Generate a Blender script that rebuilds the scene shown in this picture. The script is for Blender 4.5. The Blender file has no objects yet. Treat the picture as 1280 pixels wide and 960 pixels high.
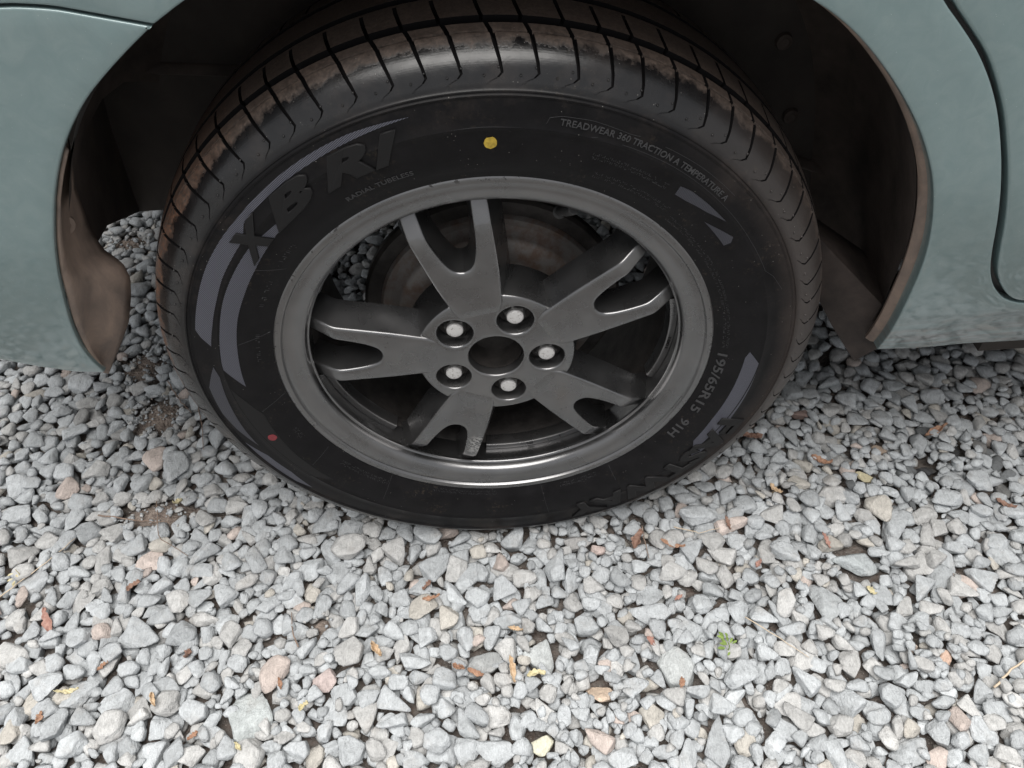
import bpy, bmesh, math, random
import numpy as np
from mathutils import Vector, Matrix
from mathutils.geometry import delaunay_2d_cdt

scene = bpy.context.scene
COL = scene.collection
random.seed(7)
rng = np.random.default_rng(11)
R = math.radians

# ------------------------------------------------------------------ camera
WZ = 0.305                                   # height of the wheel centre
CAM = np.array((0.00595, -0.51536, 0.53755 + WZ))
YAW, PITCH, ROLL, FPX = 0.01532, 0.833056, -0.053856, 965.44
cy, sy, cp, sp = math.cos(YAW), math.sin(YAW), math.cos(PITCH), math.sin(PITCH)
FWD = np.array((sy * cp, cy * cp, -sp))
_r = np.array((cy, -sy, 0.0)); _u = np.cross(_r, FWD)
c_, s_ = math.cos(ROLL), math.sin(ROLL)
RIGHT, UP = c_ * _r + s_ * _u, -s_ * _r + c_ * _u
cam = bpy.data.cameras.new('camera'); camo = bpy.data.objects.new('camera', cam); COL.objects.link(camo)
camo.matrix_world = Matrix([[RIGHT[i], UP[i], -FWD[i], CAM[i]] for i in range(3)] + [[0, 0, 0, 1]])
cam.sensor_width = 36.0; cam.lens = FPX / 1280 * 36.0
cam.clip_start = 0.02; cam.clip_end = 2000
scene.camera = camo

# ------------------------------------------------------------------ sky, sun, exposure
SUN_EL, SUN_AZ = R(81), R(200)               # azimuth measured clockwise from +Y
world = bpy.data.worlds.new('World'); scene.world = world; world.use_nodes = True
wn = world.node_tree; wn.nodes.clear()
sky = wn.nodes.new('ShaderNodeTexSky'); sky.sky_type = 'NISHITA'; sky.sun_disc = False
sky.sun_elevation = SUN_EL; sky.sun_rotation = SUN_AZ
sky.air_density = 1.0; sky.dust_density = 2.0; sky.ozone_density = 1.0
hs = wn.nodes.new('ShaderNodeHueSaturation'); hs.inputs['Saturation'].default_value = 0.10
bg = wn.nodes.new('ShaderNodeBackground'); bg.inputs['Strength'].default_value = 0.09
wo = wn.nodes.new('ShaderNodeOutputWorld')
wn.links.new(sky.outputs[0], hs.inputs['Color']); wn.links.new(hs.outputs[0], bg.inputs['Color']); wn.links.new(bg.outputs[0], wo.inputs['Surface'])
sl = bpy.data.lights.new('sun', 'SUN'); sl.energy = 3.4; sl.angle = R(60); sl.color = (1.0, 0.97, 0.93)
so = bpy.data.objects.new('sun', sl); COL.objects.link(so)
sd = Vector((math.sin(SUN_AZ) * math.cos(SUN_EL), math.cos(SUN_AZ) * math.cos(SUN_EL), math.sin(SUN_EL)))
so.rotation_euler = sd.to_track_quat('Z', 'Y').to_euler()
vs = scene.view_settings
vs.view_transform = 'Standard'; vs.look = 'None'; vs.gamma = 1; vs.use_curve_mapping = False
vs.exposure = 0.58
scene.cycles.max_bounces = 6; scene.cycles.diffuse_bounces = 3; scene.cycles.glossy_bounces = 4

# ------------------------------------------------------------------ helpers
def tag(o, label=None, cat=None, group=None, kind=None):
    if label: o['label'] = label
    if cat: o['category'] = cat
    if group: o['group'] = group
    if kind: o['kind'] = kind
    return o

def link(o, parent=None):
    COL.objects.link(o)
    if parent is not None:
        o.parent = parent
    return o

def empty(name, loc, parent=None):
    o = bpy.data.objects.new(name, None); o.empty_display_size = 0.05; o.location = loc
    return link(o, parent)

def mesh(name, verts, faces, mat=None, parent=None, smooth=True, sharp=35, loc=None):
    me = bpy.data.meshes.new(name)
    me.from_pydata([tuple(map(float, v)) for v in verts], [], [tuple(map(int, f)) for f in faces])
    me.validate(); me.update()
    if smooth:
        me.polygons.foreach_set('use_smooth', [True] * len(me.polygons))
        if sharp: me.set_sharp_from_angle(angle=R(sharp))
    if mat: me.materials.append(mat)
    o = bpy.data.objects.new(name, me)
    if loc is not None: o.location = loc
    return link(o, parent)

def fix_normals(o):
    bm = bmesh.new(); bm.from_mesh(o.data); bmesh.ops.recalc_face_normals(bm, faces=bm.faces); bm.to_mesh(o.data); bm.free(); o.data.update()
    return o

def revolve(name, prof, mat, parent, n=192, closed=False, a0=0.0, a1=360.0, sharp=35):
    """prof: list of (y, r) metres, turned about the Y axis."""
    full = abs(a1 - a0) >= 359.9
    m = n if full else n + 1
    V = []; F = []
    k = len(prof)
    for i in range(m):
        a = R(a0 + (a1 - a0) * i / n)
        for (y, r) in prof: V.append((r * math.sin(a), y, r * math.cos(a)))
    for i in range(n):
        j = (i + 1) % m
        for q in range(k if closed else k - 1):
            q2 = (q + 1) % k
            F.append((i * k + q, j * k + q, j * k + q2, i * k + q2))
    if closed and not full:
        F.append(tuple(range(k))); F.append(tuple((m - 1) * k + q for q in range(k))[::-1])
    o = mesh(name, V, F, mat, parent, True, None)
    fix_normals(o); o.data.set_sharp_from_angle(angle=R(sharp))
    return o

def inside(pts, loops):
    pts = np.asarray(pts); res = np.zeros(len(pts), bool)
    for L in loops:
        L = np.asarray(L); A = L; B = np.roll(L, -1, 0)
        for (x1, y1), (x2, y2) in zip(A, B):
            c = ((y1 > pts[:, 1]) != (y2 > pts[:, 1]))
            if not c.any(): continue
            xi = (x2 - x1) * (pts[:, 1] - y1) / (y2 - y1 + 1e-15) + x1
            res ^= c & (pts[:, 0] < xi)
    return res

def dense(L, step, closed=True):
    L = [np.array(q, float) for q in L]; out = []
    n = len(L)
    for i in range(n if closed else n - 1):
        a, b = L[i], L[(i + 1) % n]; k = max(1, int(math.ceil(np.linalg.norm(b - a) / step)))
        for t in range(k): out.append(a + (b - a) * t / k)
    if not closed: out.append(L[-1])
    return np.array(out)

def chaikin(L, it=2, closed=True):
    L = np.array(L, float)
    for _ in range(it):
        if closed:
            N = np.roll(L, -1, 0); L = np.stack([.75 * L + .25 * N, .25 * L + .75 * N], 1).reshape(-1, 2)
        else:
            A, B = L[:-1], L[1:]; M = np.stack([.75 * A + .25 * B, .25 * A + .75 * B], 1).reshape(-1, 2)
            L = np.vstack([L[:1], M, L[-1:]])
    return L

def seg_dist(P, L):
    A = np.asarray(L); B = np.roll(A, -1, 0); d = np.full(len(P), 1e9)
    for a, b in zip(A, B):
        ab = b - a; t = np.clip(((P - a) @ ab) / (ab @ ab + 1e-18), 0, 1)
        d = np.minimum(d, np.linalg.norm(P - a - t[:, None] * ab, axis=1))
    return d

def plate(name, loops, yf, mat, parent, bevel=0.002, depth=0.03, draft=0.0, grid=0.005, nb=3, sharp=40, back=False, holes_depth=None):
    """A plate in the XZ plane seen from -Y: loops[0] outer outline, others holes; yf(P) gives the front's y; rounded rim, side walls."""
    V = []; F = []; inner = []
    loops = [np.asarray(L, float) for L in loops]
    out_loops = []
    for li, L in enumerate(loops):
        area = 0.5 * np.sum(L[:, 0] * np.roll(L[:, 1], -1) - np.roll(L[:, 0], -1) * L[:, 1])
        if (area < 0) != (li > 0): L = L[::-1]         # outer CCW, holes CW -> material on the left
        T = np.roll(L, -1, 0) - np.roll(L, 1, 0); T /= np.linalg.norm(T, axis=1)[:, None] + 1e-12
        N = np.stack([T[:, 1], -T[:, 0]], 1)            # outward from the material
        out_loops.append((L, N))
    for li, (L, N) in enumerate(out_loops):
        rings = []
        dd = depth if (li == 0 or holes_depth is None) else holes_depth
        for k in range(nb + 1):
            t = math.pi / 2 * k / nb
            P = L - N * bevel * (1 - math.sin(t)); y = yf(P) + bevel * (1 - math.cos(t)); rings.append((P, y))
        for fr in (0.5, 1.0):
            dr_ = (draft(L)[:, None] if callable(draft) else draft) * fr if li == 0 else .0015 * fr
            P = L + N * dr_; rings.append((P, yf(L) + bevel + (dd - bevel) * fr))
        base = len(V); n = len(L)
        for P, y in rings:
            for (x, z), yy in zip(P, y): V.append((x, yy, z))
        for k in range(len(rings) - 1):
            for i in range(n):
                j = (i + 1) % n
                F.append((base + k * n + i, base + k * n + j, base + (k + 1) * n + j, base + (k + 1) * n + i))
        inner.append((base, n, rings[0][0]))
    pts = np.vstack([q[2] for q in inner]); edges = []; c = 0; idx = []
    for b, n, P in inner:
        edges += [(c + i, c + (i + 1) % n) for i in range(n)]; idx += list(range(b, b + n)); c += n
    lo, hi = pts.min(0), pts.max(0)
    gx, gz = np.meshgrid(np.arange(lo[0] + grid * .5, hi[0], grid), np.arange(lo[1] + grid * .5, hi[1], grid))
    G = np.stack([gx.ravel(), gz.ravel()], 1)
    ILS = [q[2] for q in inner]
    G = G[inside(G, ILS)]
    for P in ILS:
        if len(G): G = G[seg_dist(G, P) > grid * .45]
    allp = np.vstack([pts, G]) if len(G) else pts
    res = delaunay_2d_cdt([Vector(q) for q in allp], edges, [], 0, 1e-7)
    vo = np.array([tuple(v) for v in res[0]]); orig = res[3]
    vm = []; yy = yf(vo)
    for i, o in enumerate(orig):
        k = o[0] if len(o) else -1
        if 0 <= k < len(idx): vm.append(idx[k])
        else: vm.append(len(V)); V.append((vo[i][0], yy[i], vo[i][1]))
    tri = np.array([f for f in res[2] if len(f) == 3])
    cen = vo[tri].mean(1); ok = inside(cen, ILS)
    for f in tri[ok]: F.append(tuple(vm[k] for k in f))
    o = mesh(name, V, F, mat, parent, True, None)
    fix_normals(o)
    # the front must face -Y
    me = o.data
    s = sum(p.normal.y * p.area for p in me.polygons)
    if s > 0: me.flip_normals()
    me.set_sharp_from_angle(angle=R(sharp))
    return o

# ------------------------------------------------------------------ materials
class NT:
    def __init__(s, name):
        s.m = bpy.data.materials.new(name); s.m.use_nodes = True; s.t = s.m.node_tree; s.n = s.t.nodes; s.n.clear()
        s.out = s.n.new('ShaderNodeOutputMaterial'); s.b = s.n.new('ShaderNodeBsdfPrincipled'); s.l(s.b.outputs[0], s.out.inputs['Surface'])
    def l(s, a, b): s.t.links.new(a, b)
    def node(s, t, **kw):
        n = s.n.new(t)
        for k, v in kw.items(): setattr(n, k, v)
        return n
    def put(s, sock, v):
        if isinstance(v, bpy.types.NodeSocket): s.l(v, sock)
        elif isinstance(v, (tuple, list)) and len(v) == 3 and sock.type == 'RGBA': sock.default_value = (*v, 1)
        else: sock.default_value = v
    def set(s, **kw):
        for k, v in kw.items(): s.put(s.b.inputs[k.replace('_', ' ')], v)
    def pos(s): return s.node('ShaderNodeNewGeometry').outputs['Position']
    def obj(s): return s.node('ShaderNodeTexCoord').outputs['Object']
    def noise(s, vec, scale, detail=4, rough=.55, dist=0.0):
        n = s.node('ShaderNodeTexNoise'); s.l(vec, n.inputs['Vector'])
        n.inputs['Scale'].default_value = scale; n.inputs['Detail'].default_value = detail; n.inputs['Roughness'].default_value = rough; n.inputs['Distortion'].default_value = dist
        return n.outputs['Fac']
    def voro(s, vec, scale, feature='F1', out='Distance'):
        n = s.node('ShaderNodeTexVoronoi', feature=feature); s.l(vec, n.inputs['Vector']); n.inputs['Scale'].default_value = scale
        return n.outputs[out]
    def map(s, v, a, b, c=0.0, d=1.0, mode='LINEAR'):
        n = s.node('ShaderNodeMapRange', interpolation_type=mode)
        s.put(n.inputs[0], v); n.inputs[1].default_value = a; n.inputs[2].default_value = b; n.inputs[3].default_value = c; n.inputs[4].default_value = d
        return n.outputs[0]
    def math(s, op, a, b=None, clamp=False):
        n = s.node('ShaderNodeMath', operation=op); n.use_clamp = clamp; s.put(n.inputs[0], a)
        if b is not None: s.put(n.inputs[1], b)
        return n.outputs[0]
    def mix(s, f, a, b, mode='MIX'):
        n = s.node('ShaderNodeMix', data_type='RGBA', blend_type=mode); s.put(n.inputs[0], f); s.put(n.inputs[6], a); s.put(n.inputs[7], b)
        return n.outputs[2]
    def scale(s, vec, v):
        n = s.node('ShaderNodeVectorMath', operation='MULTIPLY'); s.l(vec, n.inputs[0]); n.inputs[1].default_value = v
        return n.outputs[0]
    def bump(s, h, strength=.3, dist=.001, prev=None):
        n = s.node('ShaderNodeBump'); s.put(n.inputs['Height'], h); n.inputs['Strength'].default_value = strength; n.inputs['Distance'].default_value = dist
        if prev is not None: s.l(prev, n.inputs['Normal'])
        return n.outputs[0]
    def sep(s, vec):
        n = s.node('ShaderNodeSeparateXYZ'); s.l(vec, n.inputs[0]); return n.outputs
    def polar(s):
        x, y, z = s.sep(s.obj())
        r = s.math('SQRT', s.math('ADD', s.math('MULTIPLY', x, x), s.math('MULTIPLY', z, z)))
        a = s.math('ARCTAN2', x, z)
        return x, y, z, r, a

def simple(name, col, rough=.5, metal=0.0, nscale=None, namp=.25, bscale=None, bstr=.2, bdist=.001, spec=None):
    m = NT(name); v = m.pos()
    c = col
    if nscale:
        f = m.noise(v, nscale, 5, .6); c = m.mix(m.map(f, .3, .7), tuple(k * (1 - namp) for k in col), tuple(min(1, k * (1 + namp)) for k in col))
    m.set(Base_Color=c, Roughness=rough, Metallic=metal)
    if spec is not None: m.set(Specular_IOR_Level=spec)
    if bscale: m.set(Normal=m.bump(m.noise(v, bscale, 4), bstr, bdist))
    return m.m

# car paint: grey-green, faint film of dust, coat
def paint_mat():
    m = NT('paint'); v = m.pos(); z = m.sep(v)[2]
    n1 = m.noise(v, 48, 6, .66, 1.2); n2 = m.noise(v, 140, 4, .6)
    film = m.math('MULTIPLY', m.map(n1, .40, .70), .42)
    base = m.mix(film, (.170, .240, .244), (.240, .305, .303))
    low = m.map(z, .345, .285)                                      # road grime thrown up on the lowest part of the panel
    st = m.noise(m.scale(v, (14, 14, 120)), 1.0, 5, .65, .6)
    grime = m.math('MULTIPLY', low, m.map(st, .40, .58))
    base = m.mix(m.math('MULTIPLY', grime, .8), base, (.16, .155, .15))
    base = m.mix(m.map(m.voro(v, 210), .035, .02), base, (.75, .78, .76))
    m.set(Base_Color=base, Metallic=.25, Roughness=m.map(n2, .3, .7, .34, .46), Coat_Weight=1.0, Coat_Roughness=m.map(n1, .35, .7, .04, .13))
    m.set(Normal=m.bump(m.math('ADD', n1, m.math('MULTIPLY', m.noise(v, 190, 2, .5), .25)), .10, .002))
    return m.m
PAINT = paint_mat()

def alloy_mat():
    m = NT('alloy'); x, y, z, r, a = m.polar(); v = m.obj()
    n = m.noise(v, 30, 3, .5); fine = m.noise(v, 900, 2)
    base = m.mix(m.map(n, .3, .7), (.166, .166, .169), (.198, .197, .199))
    dust = m.math('MULTIPLY', m.map(m.noise(v, 14, 3, .5), .45, .75), .15)
    base = m.mix(dust, base, (.16, .14, .125))
    # kerb rash at the end of one lower spoke
    wx, wy, wz = m.sep(m.pos()); dx = m.math('SUBTRACT', wx, -.0195); dz = m.math('SUBTRACT', wz, WZ - .138)
    d = m.math('SQRT', m.math('ADD', m.math('MULTIPLY', m.math('MULTIPLY', dx, dx), .9), m.math('MULTIPLY', dz, dz)))
    rash = m.math('MULTIPLY', m.map(d, .024, .010), m.map(m.noise(m.scale(v, (260, 260, 420)), 1.0, 4, .7), .49, .56))
    base = m.mix(rash, base, (.62, .61, .60))
    # chipped outer edge of the flange
    edge = m.map(r, .2035, .2062)
    chip = m.math('MULTIPLY', edge, m.map(m.noise(v, 130, 4, .7), .585, .61))
    base = m.mix(chip, base, (.035, .033, .032))
    met = m.math('SUBTRACT', .94, m.math('MULTIPLY', m.math('ADD', dust, chip, True), .6))
    m.set(Base_Color=base, Metallic=met, Roughness=m.math('ADD', m.map(n, .3, .7, .25, .32), m.math('MULTIPLY', rash, .3)))
    m.set(Coat_Weight=.5, Coat_Roughness=.10)
    h = m.math('ADD', m.math('MULTIPLY', fine, .006), m.math('MULTIPLY', rash, m.noise(v, 700, 3)))
    m.set(Normal=m.bump(h, .25, .0006))
    return m.m
ALLOY = alloy_mat()

def rubber_mat(name='rubber', hatch=False, letter=False):
    m = NT(name); x, y, z, r, a = m.polar(); v = m.obj()
    n = m.noise(v, 45, 5, .6); f = m.noise(v, 420, 4, .65)
    base = m.mix(m.map(n, .3, .7), (.0052, .0050, .0056), (.0095, .0090, .0098))
    rough = m.map(n, .3, .7, .34, .46)
    if letter:
        m.set(Base_Color=(.012, .0117, .0122), Roughness=.55, Specular_IOR_Level=.2); return m.m
    if hatch:
        c = m.math('ADD', m.math('MULTIPLY', x, .80), m.math('MULTIPLY', z, -1.0))
        w = m.math('SINE', m.math('MULTIPLY', c, 4200.0))
        base = m.mix(m.map(w, -.6, .6), (.020, .020, .025), (.105, .108, .138))  # pale blue ridges: sky sheen on the hatching painted into the colour
        m.set(Base_Color=base, Roughness=.33, Normal=m.bump(w, .5, .0003)); return m.m
    # dried mud on the tread and its edge, ragged towards the sidewall
    ed = m.math('ADD', m.math('SUBTRACT', r, m.math('MULTIPLY', x, .006)), m.math('MULTIPLY', m.math('SUBTRACT', m.noise(v, 55, 6, .72), .5), .018))
    mud = m.map(ed, .3050, .3078)
    thin = m.map(r, .3085, .3125, 0, .75)
    mud = m.math('MAXIMUM', m.math('MULTIPLY', mud, m.map(m.noise(v, 130, 5, .7), .30, .60, .35, .9)), thin)
    left = m.map(x, -.17, -.285)                                  # fresh red-brown soil stuck on the rear edge
    soil = m.mix(m.map(f, .35, .65), (.070, .052, .042), (.135, .098, .078))
    soil = m.mix(m.math('MULTIPLY', left, m.map(f, .40, .60)), soil, (.20, .085, .042))
    base = m.mix(mud, base, soil)
    # a dry brown wash on the front edge and low patches of the sidewall
    wash = m.math('MULTIPLY', m.map(m.math('ADD', x, m.math('MULTIPLY', m.noise(v, 25, 4), .06)), .17, .30), m.map(r, .262, .285))
    wash = m.math('MULTIPLY', wash, .55)
    base = m.mix(wash, base, (.060, .048, .043))
    haze = m.math('MULTIPLY', m.map(r, .250, .275), m.math('MULTIPLY', m.map(m.noise(v, 30, 5, .7), .5, .75), .35))
    base = m.mix(haze, base, (.060, .048, .042))
    near = m.math('MULTIPLY', m.map(m.noise(v, 18, 3, .6), .52, .66), m.map(m.noise(v, 260, 3, .7), .56, .66))
    base = m.mix(m.math('MULTIPLY', near, .22), base, (.11, .085, .06))
    speck = m.map(m.voro(v, 230), .085, .05)
    speck = m.math('MULTIPLY', speck, m.map(m.noise(v, 70, 2), .56, .60))
    base = m.mix(m.math('MULTIPLY', speck, .6), base, (.42, .40, .37))
    rough = m.math('ADD', rough, m.math('MULTIPLY', m.math('MAXIMUM', mud, wash), .4), True)
    rough = m.math('SUBTRACT', rough, m.math('MULTIPLY', m.map(r, .280, .288), .15))
    m.set(Base_Color=base, Roughness=rough, Specular_IOR_Level=m.map(r, .279, .286, .13, .60))
    grain = m.math('ADD', m.math('MULTIPLY', f, .3), m.math('MULTIPLY', mud, m.math('MULTIPLY', f, 1.2)))
    grain = m.math('ADD', grain, m.math('MULTIPLY', m.math('SINE', m.math('MULTIPLY', r, 5200.0)), .012))
    m.set(Normal=m.bump(grain, .35, .0008))
    return m.m
RUBBER = rubber_mat(); HATCH = rubber_mat('rubber_hatch', hatch=True); LETTER = rubber_mat('rubber_letter', letter=True)
HATCH_DIM = rubber_mat('rubber_dim_hatch', hatch=True)  # same hatch, dimmer ridges: weaker sheen on some bands put into the colour
for nd in HATCH_DIM.node_tree.nodes:
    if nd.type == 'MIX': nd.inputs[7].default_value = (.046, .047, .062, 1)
EDGELINE = simple('rubber_edge', (.036, .036, .038), .45)  # paler than the tyre: lit edges of raised text and lines put into colour
LINER = simple('liner_plastic', (.058, .044, .037), .75, nscale=22, namp=.5, bscale=180, bstr=.3)
def dirt_plastic():
    m = NT('dirty_plastic'); v = m.pos()
    n = m.noise(m.scale(v, (40, 40, 14)), 1.0, 6, .65, .5); f = m.noise(v, 300, 3)
    c = m.mix(m.map(n, .35, .68), (.150, .115, .096), (.300, .222, .176))
    c = m.mix(m.math('MULTIPLY', m.map(m.noise(v, 16, 4), .60, .72), .7), c, (.05, .04, .036))
    m.set(Base_Color=c, Roughness=m.map(n, .3, .7, .5, .8), Normal=m.bump(f, .25, .0006)); return m.m
DIRTY = dirt_plastic()
SEAL = simple('black_rubber_seal', (.006, .006, .008), .4)
DARKIRON = simple('drum_iron', (.034, .030, .028), .62, .4, 60, .5, 300, .4)
def rusty():
    m = NT('drum_face'); v = m.pos(); n = m.noise(v, 55, 6, .7); f = m.noise(v, 500, 3)
    c = m.mix(m.map(n, .42, .62), (.17, .158, .15), (.125, .085, .066))
    m.set(Base_Color=c, Metallic=.35, Roughness=.6, Normal=m.bump(f, .4, .0006)); return m.m
RUSTY = rusty()
NUT = simple('nut_steel', (.42, .41, .40), .35, .9, 200, .3)
def cap_mat():
    m = NT('nut_cap'); v = m.pos(); n = m.noise(v, 420, 4, .7)
    m.set(Base_Color=m.mix(m.map(n, .55, .66), (.58, .57, .56), (.26, .24, .22)), Metallic=.15, Roughness=.45, Normal=m.bump(m.noise(v, 900, 2), .3, .0004)); return m.m
NUTCAP = cap_mat()
YELLOW = simple('yellow_paint', (.42, .29, .035), .6, nscale=300, namp=.35)
RED = simple('red_paint', (.17, .022, .028), .6, nscale=300, namp=.35)
STAMP = simple('stamped_mark', (.030, .029, .028), .6)
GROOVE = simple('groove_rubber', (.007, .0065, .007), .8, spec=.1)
DEFL = simple('deflector_plastic', (.040, .030, .026), .8, nscale=30, namp=.5, bscale=200, bstr=.3)
GLASS = simple('dark_glass', (.01, .012, .012), .05)
UNDER = simple('underbody', (.036, .029, .025), .8, nscale=15, namp=.4)

def soil_mat():
    m = NT('soil'); v = m.pos(); n = m.noise(v, 9, 6, .65); f = m.noise(v, 150, 5, .7); g = m.voro(v, 260)
    sand = m.node('ShaderNodeAttribute', attribute_name='bare').outputs['Fac']
    c = m.mix(m.map(n, .3, .7), (.115, .10, .09), (.19, .168, .15))
    c = m.mix(sand, c, m.mix(m.map(n, .3, .7), (.24, .19, .16), (.40, .33, .28)))
    c = m.mix(m.map(f, .45, .66), c, (.12, .09, .075))
    c = m.mix(m.map(g, .18, .10), c, (.38, .35, .32))
    far = m.node('ShaderNodeAttribute', attribute_name='far').outputs['Fac']                          # gravel too far off to model stone by stone
    cell = m.node('ShaderNodeTexVoronoi'); m.l(v, cell.inputs['Vector']); cell.inputs['Scale'].default_value = 42
    gv = m.node('ShaderNodeSeparateColor'); m.l(cell.outputs['Color'], gv.inputs[0])
    edge = m.voro(v, 42, 'DISTANCE_TO_EDGE'); gc = m.mix(gv.outputs[0], (.34, .35, .355), (.52, .53, .53)); gc = m.mix(m.map(edge, .10, .02), gc, (.10, .09, .08))
    c = m.mix(far, c, gc)
    hb = m.math('ADD', m.math('ADD', f, m.math('MULTIPLY', g, .6)), m.math('MULTIPLY', far, m.math('MULTIPLY', m.map(edge, 0, .3), 2.5)))
    m.set(Base_Color=c, Roughness=.95, Normal=m.bump(hb, .9, .006)); return m.m
SOIL = soil_mat()

def stone_mat(name, from_object):
    m = NT(name); v = m.pos()
    if from_object: tint = m.node('ShaderNodeObjectInfo').outputs['Color']
    else:
        t = m.node('ShaderNodeAttribute', attribute_name='tint'); tint = t.outputs['Color']
    n = m.noise(v, 95, 5, .70, .6); f = m.noise(v, 620, 2, .7)
    lay = m.noise(m.scale(v, (480, 110, 300)), 1.0, 2, .65, .8)
    k = m.math('ADD', m.math('MULTIPLY', m.map(n, .28, .72), .42), m.math('MULTIPLY', m.map(f, .25, .75), .22))
    k = m.math('ADD', m.math('ADD', k, m.math('MULTIPLY', m.map(lay, .3, .7), .24)), .54)
    val = m.node('ShaderNodeCombineColor'); [m.l(k, val.inputs[i]) for i in range(3)]
    c = m.mix(1.0, tint, val.outputs[0], 'MULTIPLY')
    c = m.mix(m.math('MULTIPLY', m.map(m.noise(v, 30, 3, .7), .56, .76), .32), c, (.37, .335, .30))     # dried mud film
    m.set(Base_Color=c, Roughness=.85, Specular_IOR_Level=.3)
    h = m.math('ADD', n, m.math('ADD', m.math('MULTIPLY', f, .22), m.math('MULTIPLY', lay, .35)))
    m.set(Normal=m.bump(h, .85, .0042)); return m.m
STONE_OBJ = stone_mat('stone_single', True); STONE_ALL = stone_mat('stone_gravel', False)

def leaf_mat(name, c1, c2):
    m = NT(name); v = m.pos(); n = m.noise(v, 240, 5, .65)
    m.set(Base_Color=m.mix(m.map(n, .3, .7), c1, c2), Roughness=.7, Normal=m.bump(m.noise(v, 700, 3), .4, .0006)); return m.m
LEAF = dict(orange=leaf_mat('leaf_orange', (.22, .11, .07), (.42, .26, .17)), brown=leaf_mat('leaf_brown', (.15, .08, .058), (.32, .20, .15)),
            tan=leaf_mat('leaf_tan', (.40, .27, .16), (.62, .48, .33)), yellow=leaf_mat('leaf_yellow', (.44, .38, .20), (.60, .55, .38)),
            red=leaf_mat('leaf_red', (.24, .11, .085), (.44, .27, .22)), pale=leaf_mat('leaf_pale', (.60, .50, .36), (.72, .63, .50)),
            green=leaf_mat('leaf_green', (.10, .16, .03), (.22, .30, .07)), twig=leaf_mat('twig_bark', (.16, .11, .085), (.30, .22, .17)),
            straw=leaf_mat('straw', (.48, .38, .27), (.62, .52, .40)))

# ------------------------------------------------------------------ ground
def near_patch(x, y):
    """bare-soil spots among the gravel, 0..1"""
    s = np.zeros_like(x)
    for px, py, rx, ry in ((-.455, .062, .075, .035), (-.225, -.105, .022, .014), (-.50, .235, .055, .05), (-.55, .34, .05, .05), (-.66, .66, .05, .04)):
        s = np.maximum(s, np.clip(1.3 - 1.5 * np.sqrt(((x - px) / rx) ** 2 + ((y - py) / ry) ** 2), 0, 1))
    return s
gx = np.concatenate([[-60, -12, -4, -2], np.linspace(-1.2, 1.2, 181), [2, 4, 12, 60]])
gy = np.concatenate([[-60, -12, -4, -1.6], np.linspace(-.8, 1.2, 151), [1.8, 4, 12, 60]])
GX, GY = np.meshgrid(gx, gy)
GZ = -.024 + .017 * near_patch(GX, GY) + rng.normal(0, .0012, GX.shape)
GZ[(abs(GX) > 1.21) | (GY > 1.21) | (GY < -.81)] = -.012
nV = np.stack([GX.ravel(), GY.ravel(), GZ.ravel()], 1); w_ = len(gx)
gf = [(j * w_ + i, j * w_ + i + 1, (j + 1) * w_ + i + 1, (j + 1) * w_ + i) for j in range(len(gy) - 1) for i in range(w_ - 1)]
GROUND = mesh('gravel_ground', nV, gf, SOIL, None, True, None)
ba = GROUND.data.attributes.new('bare', 'FLOAT', 'POINT'); ba.data.foreach_set('value', near_patch(GX, GY).astype(np.float32).ravel())
fa = GROUND.data.attributes.new('far', 'FLOAT', 'POINT'); fa.data.foreach_set('value', ((abs(GX) > 1.0) | (GY > .97) | (GY < -.60)).astype(np.float32).ravel())
tag(GROUND, 'dry brown soil bed under the loose grey gravel', kind='structure')

# --- stones: rounded many-sided lumps, dropped one by one onto a height map
def ico(n):
    bm = bmesh.new(); bmesh.ops.create_icosphere(bm, subdivisions=n, radius=1.0)
    v = np.array([q.co[:] for q in bm.verts]); f = np.array([[w.index for w in q.verts] for q in bm.faces]); bm.free()
    return v / np.linalg.norm(v, axis=1)[:, None], f
ICO = {n: ico(n) for n in (1, 2, 3, 4)}
NT_ = 44
TPL = []
for k in range(NT_):
    m_ = rng.integers(7, 12)
    nn = rng.normal(size=(m_, 3)); nn /= np.linalg.norm(nn, axis=1)[:, None]
    nn = np.vstack([nn, [[0, 0, 1], [0, 0, -1]] + rng.normal(0, .22, (2, 3))]); nn /= np.linalg.norm(nn, axis=1)[:, None]
    dd = rng.uniform(.55, 1.0, len(nn)); dd[-2:] = rng.uniform(.55, .8, 2)
    pw = rng.uniform(12, 30)
    ph = rng.uniform(0, 6, (3, 3)); fr = rng.uniform(1.5, 4, (3, 3))
    shp = {}
    for lv in ICO:
        D = ICO[lv][0]
        q = np.maximum(D @ nn.T, 0) / dd
        r = (np.sum(q ** pw, 1) + .55 ** pw) ** (-1 / pw)
        wob = sum(np.sin(D[:, 0] * fr[i, 0] * 2 + ph[i, 0]) * np.sin(D[:, 1] * fr[i, 1] * 2 + ph[i, 1]) * np.sin(D[:, 2] * fr[i, 2] * 2 + ph[i, 2]) for i in range(3))
        shp[lv] = D * (r * (1 + .022 * wob))[:, None]
    ext = np.ptp(shp[3], axis=0); c0 = (shp[3].max(0) + shp[3].min(0)) / 2
    for lv in shp: shp[lv] = (shp[lv] - c0) / ext.max() * 1.0     # longest side 1
    TPL.append(shp)

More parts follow.
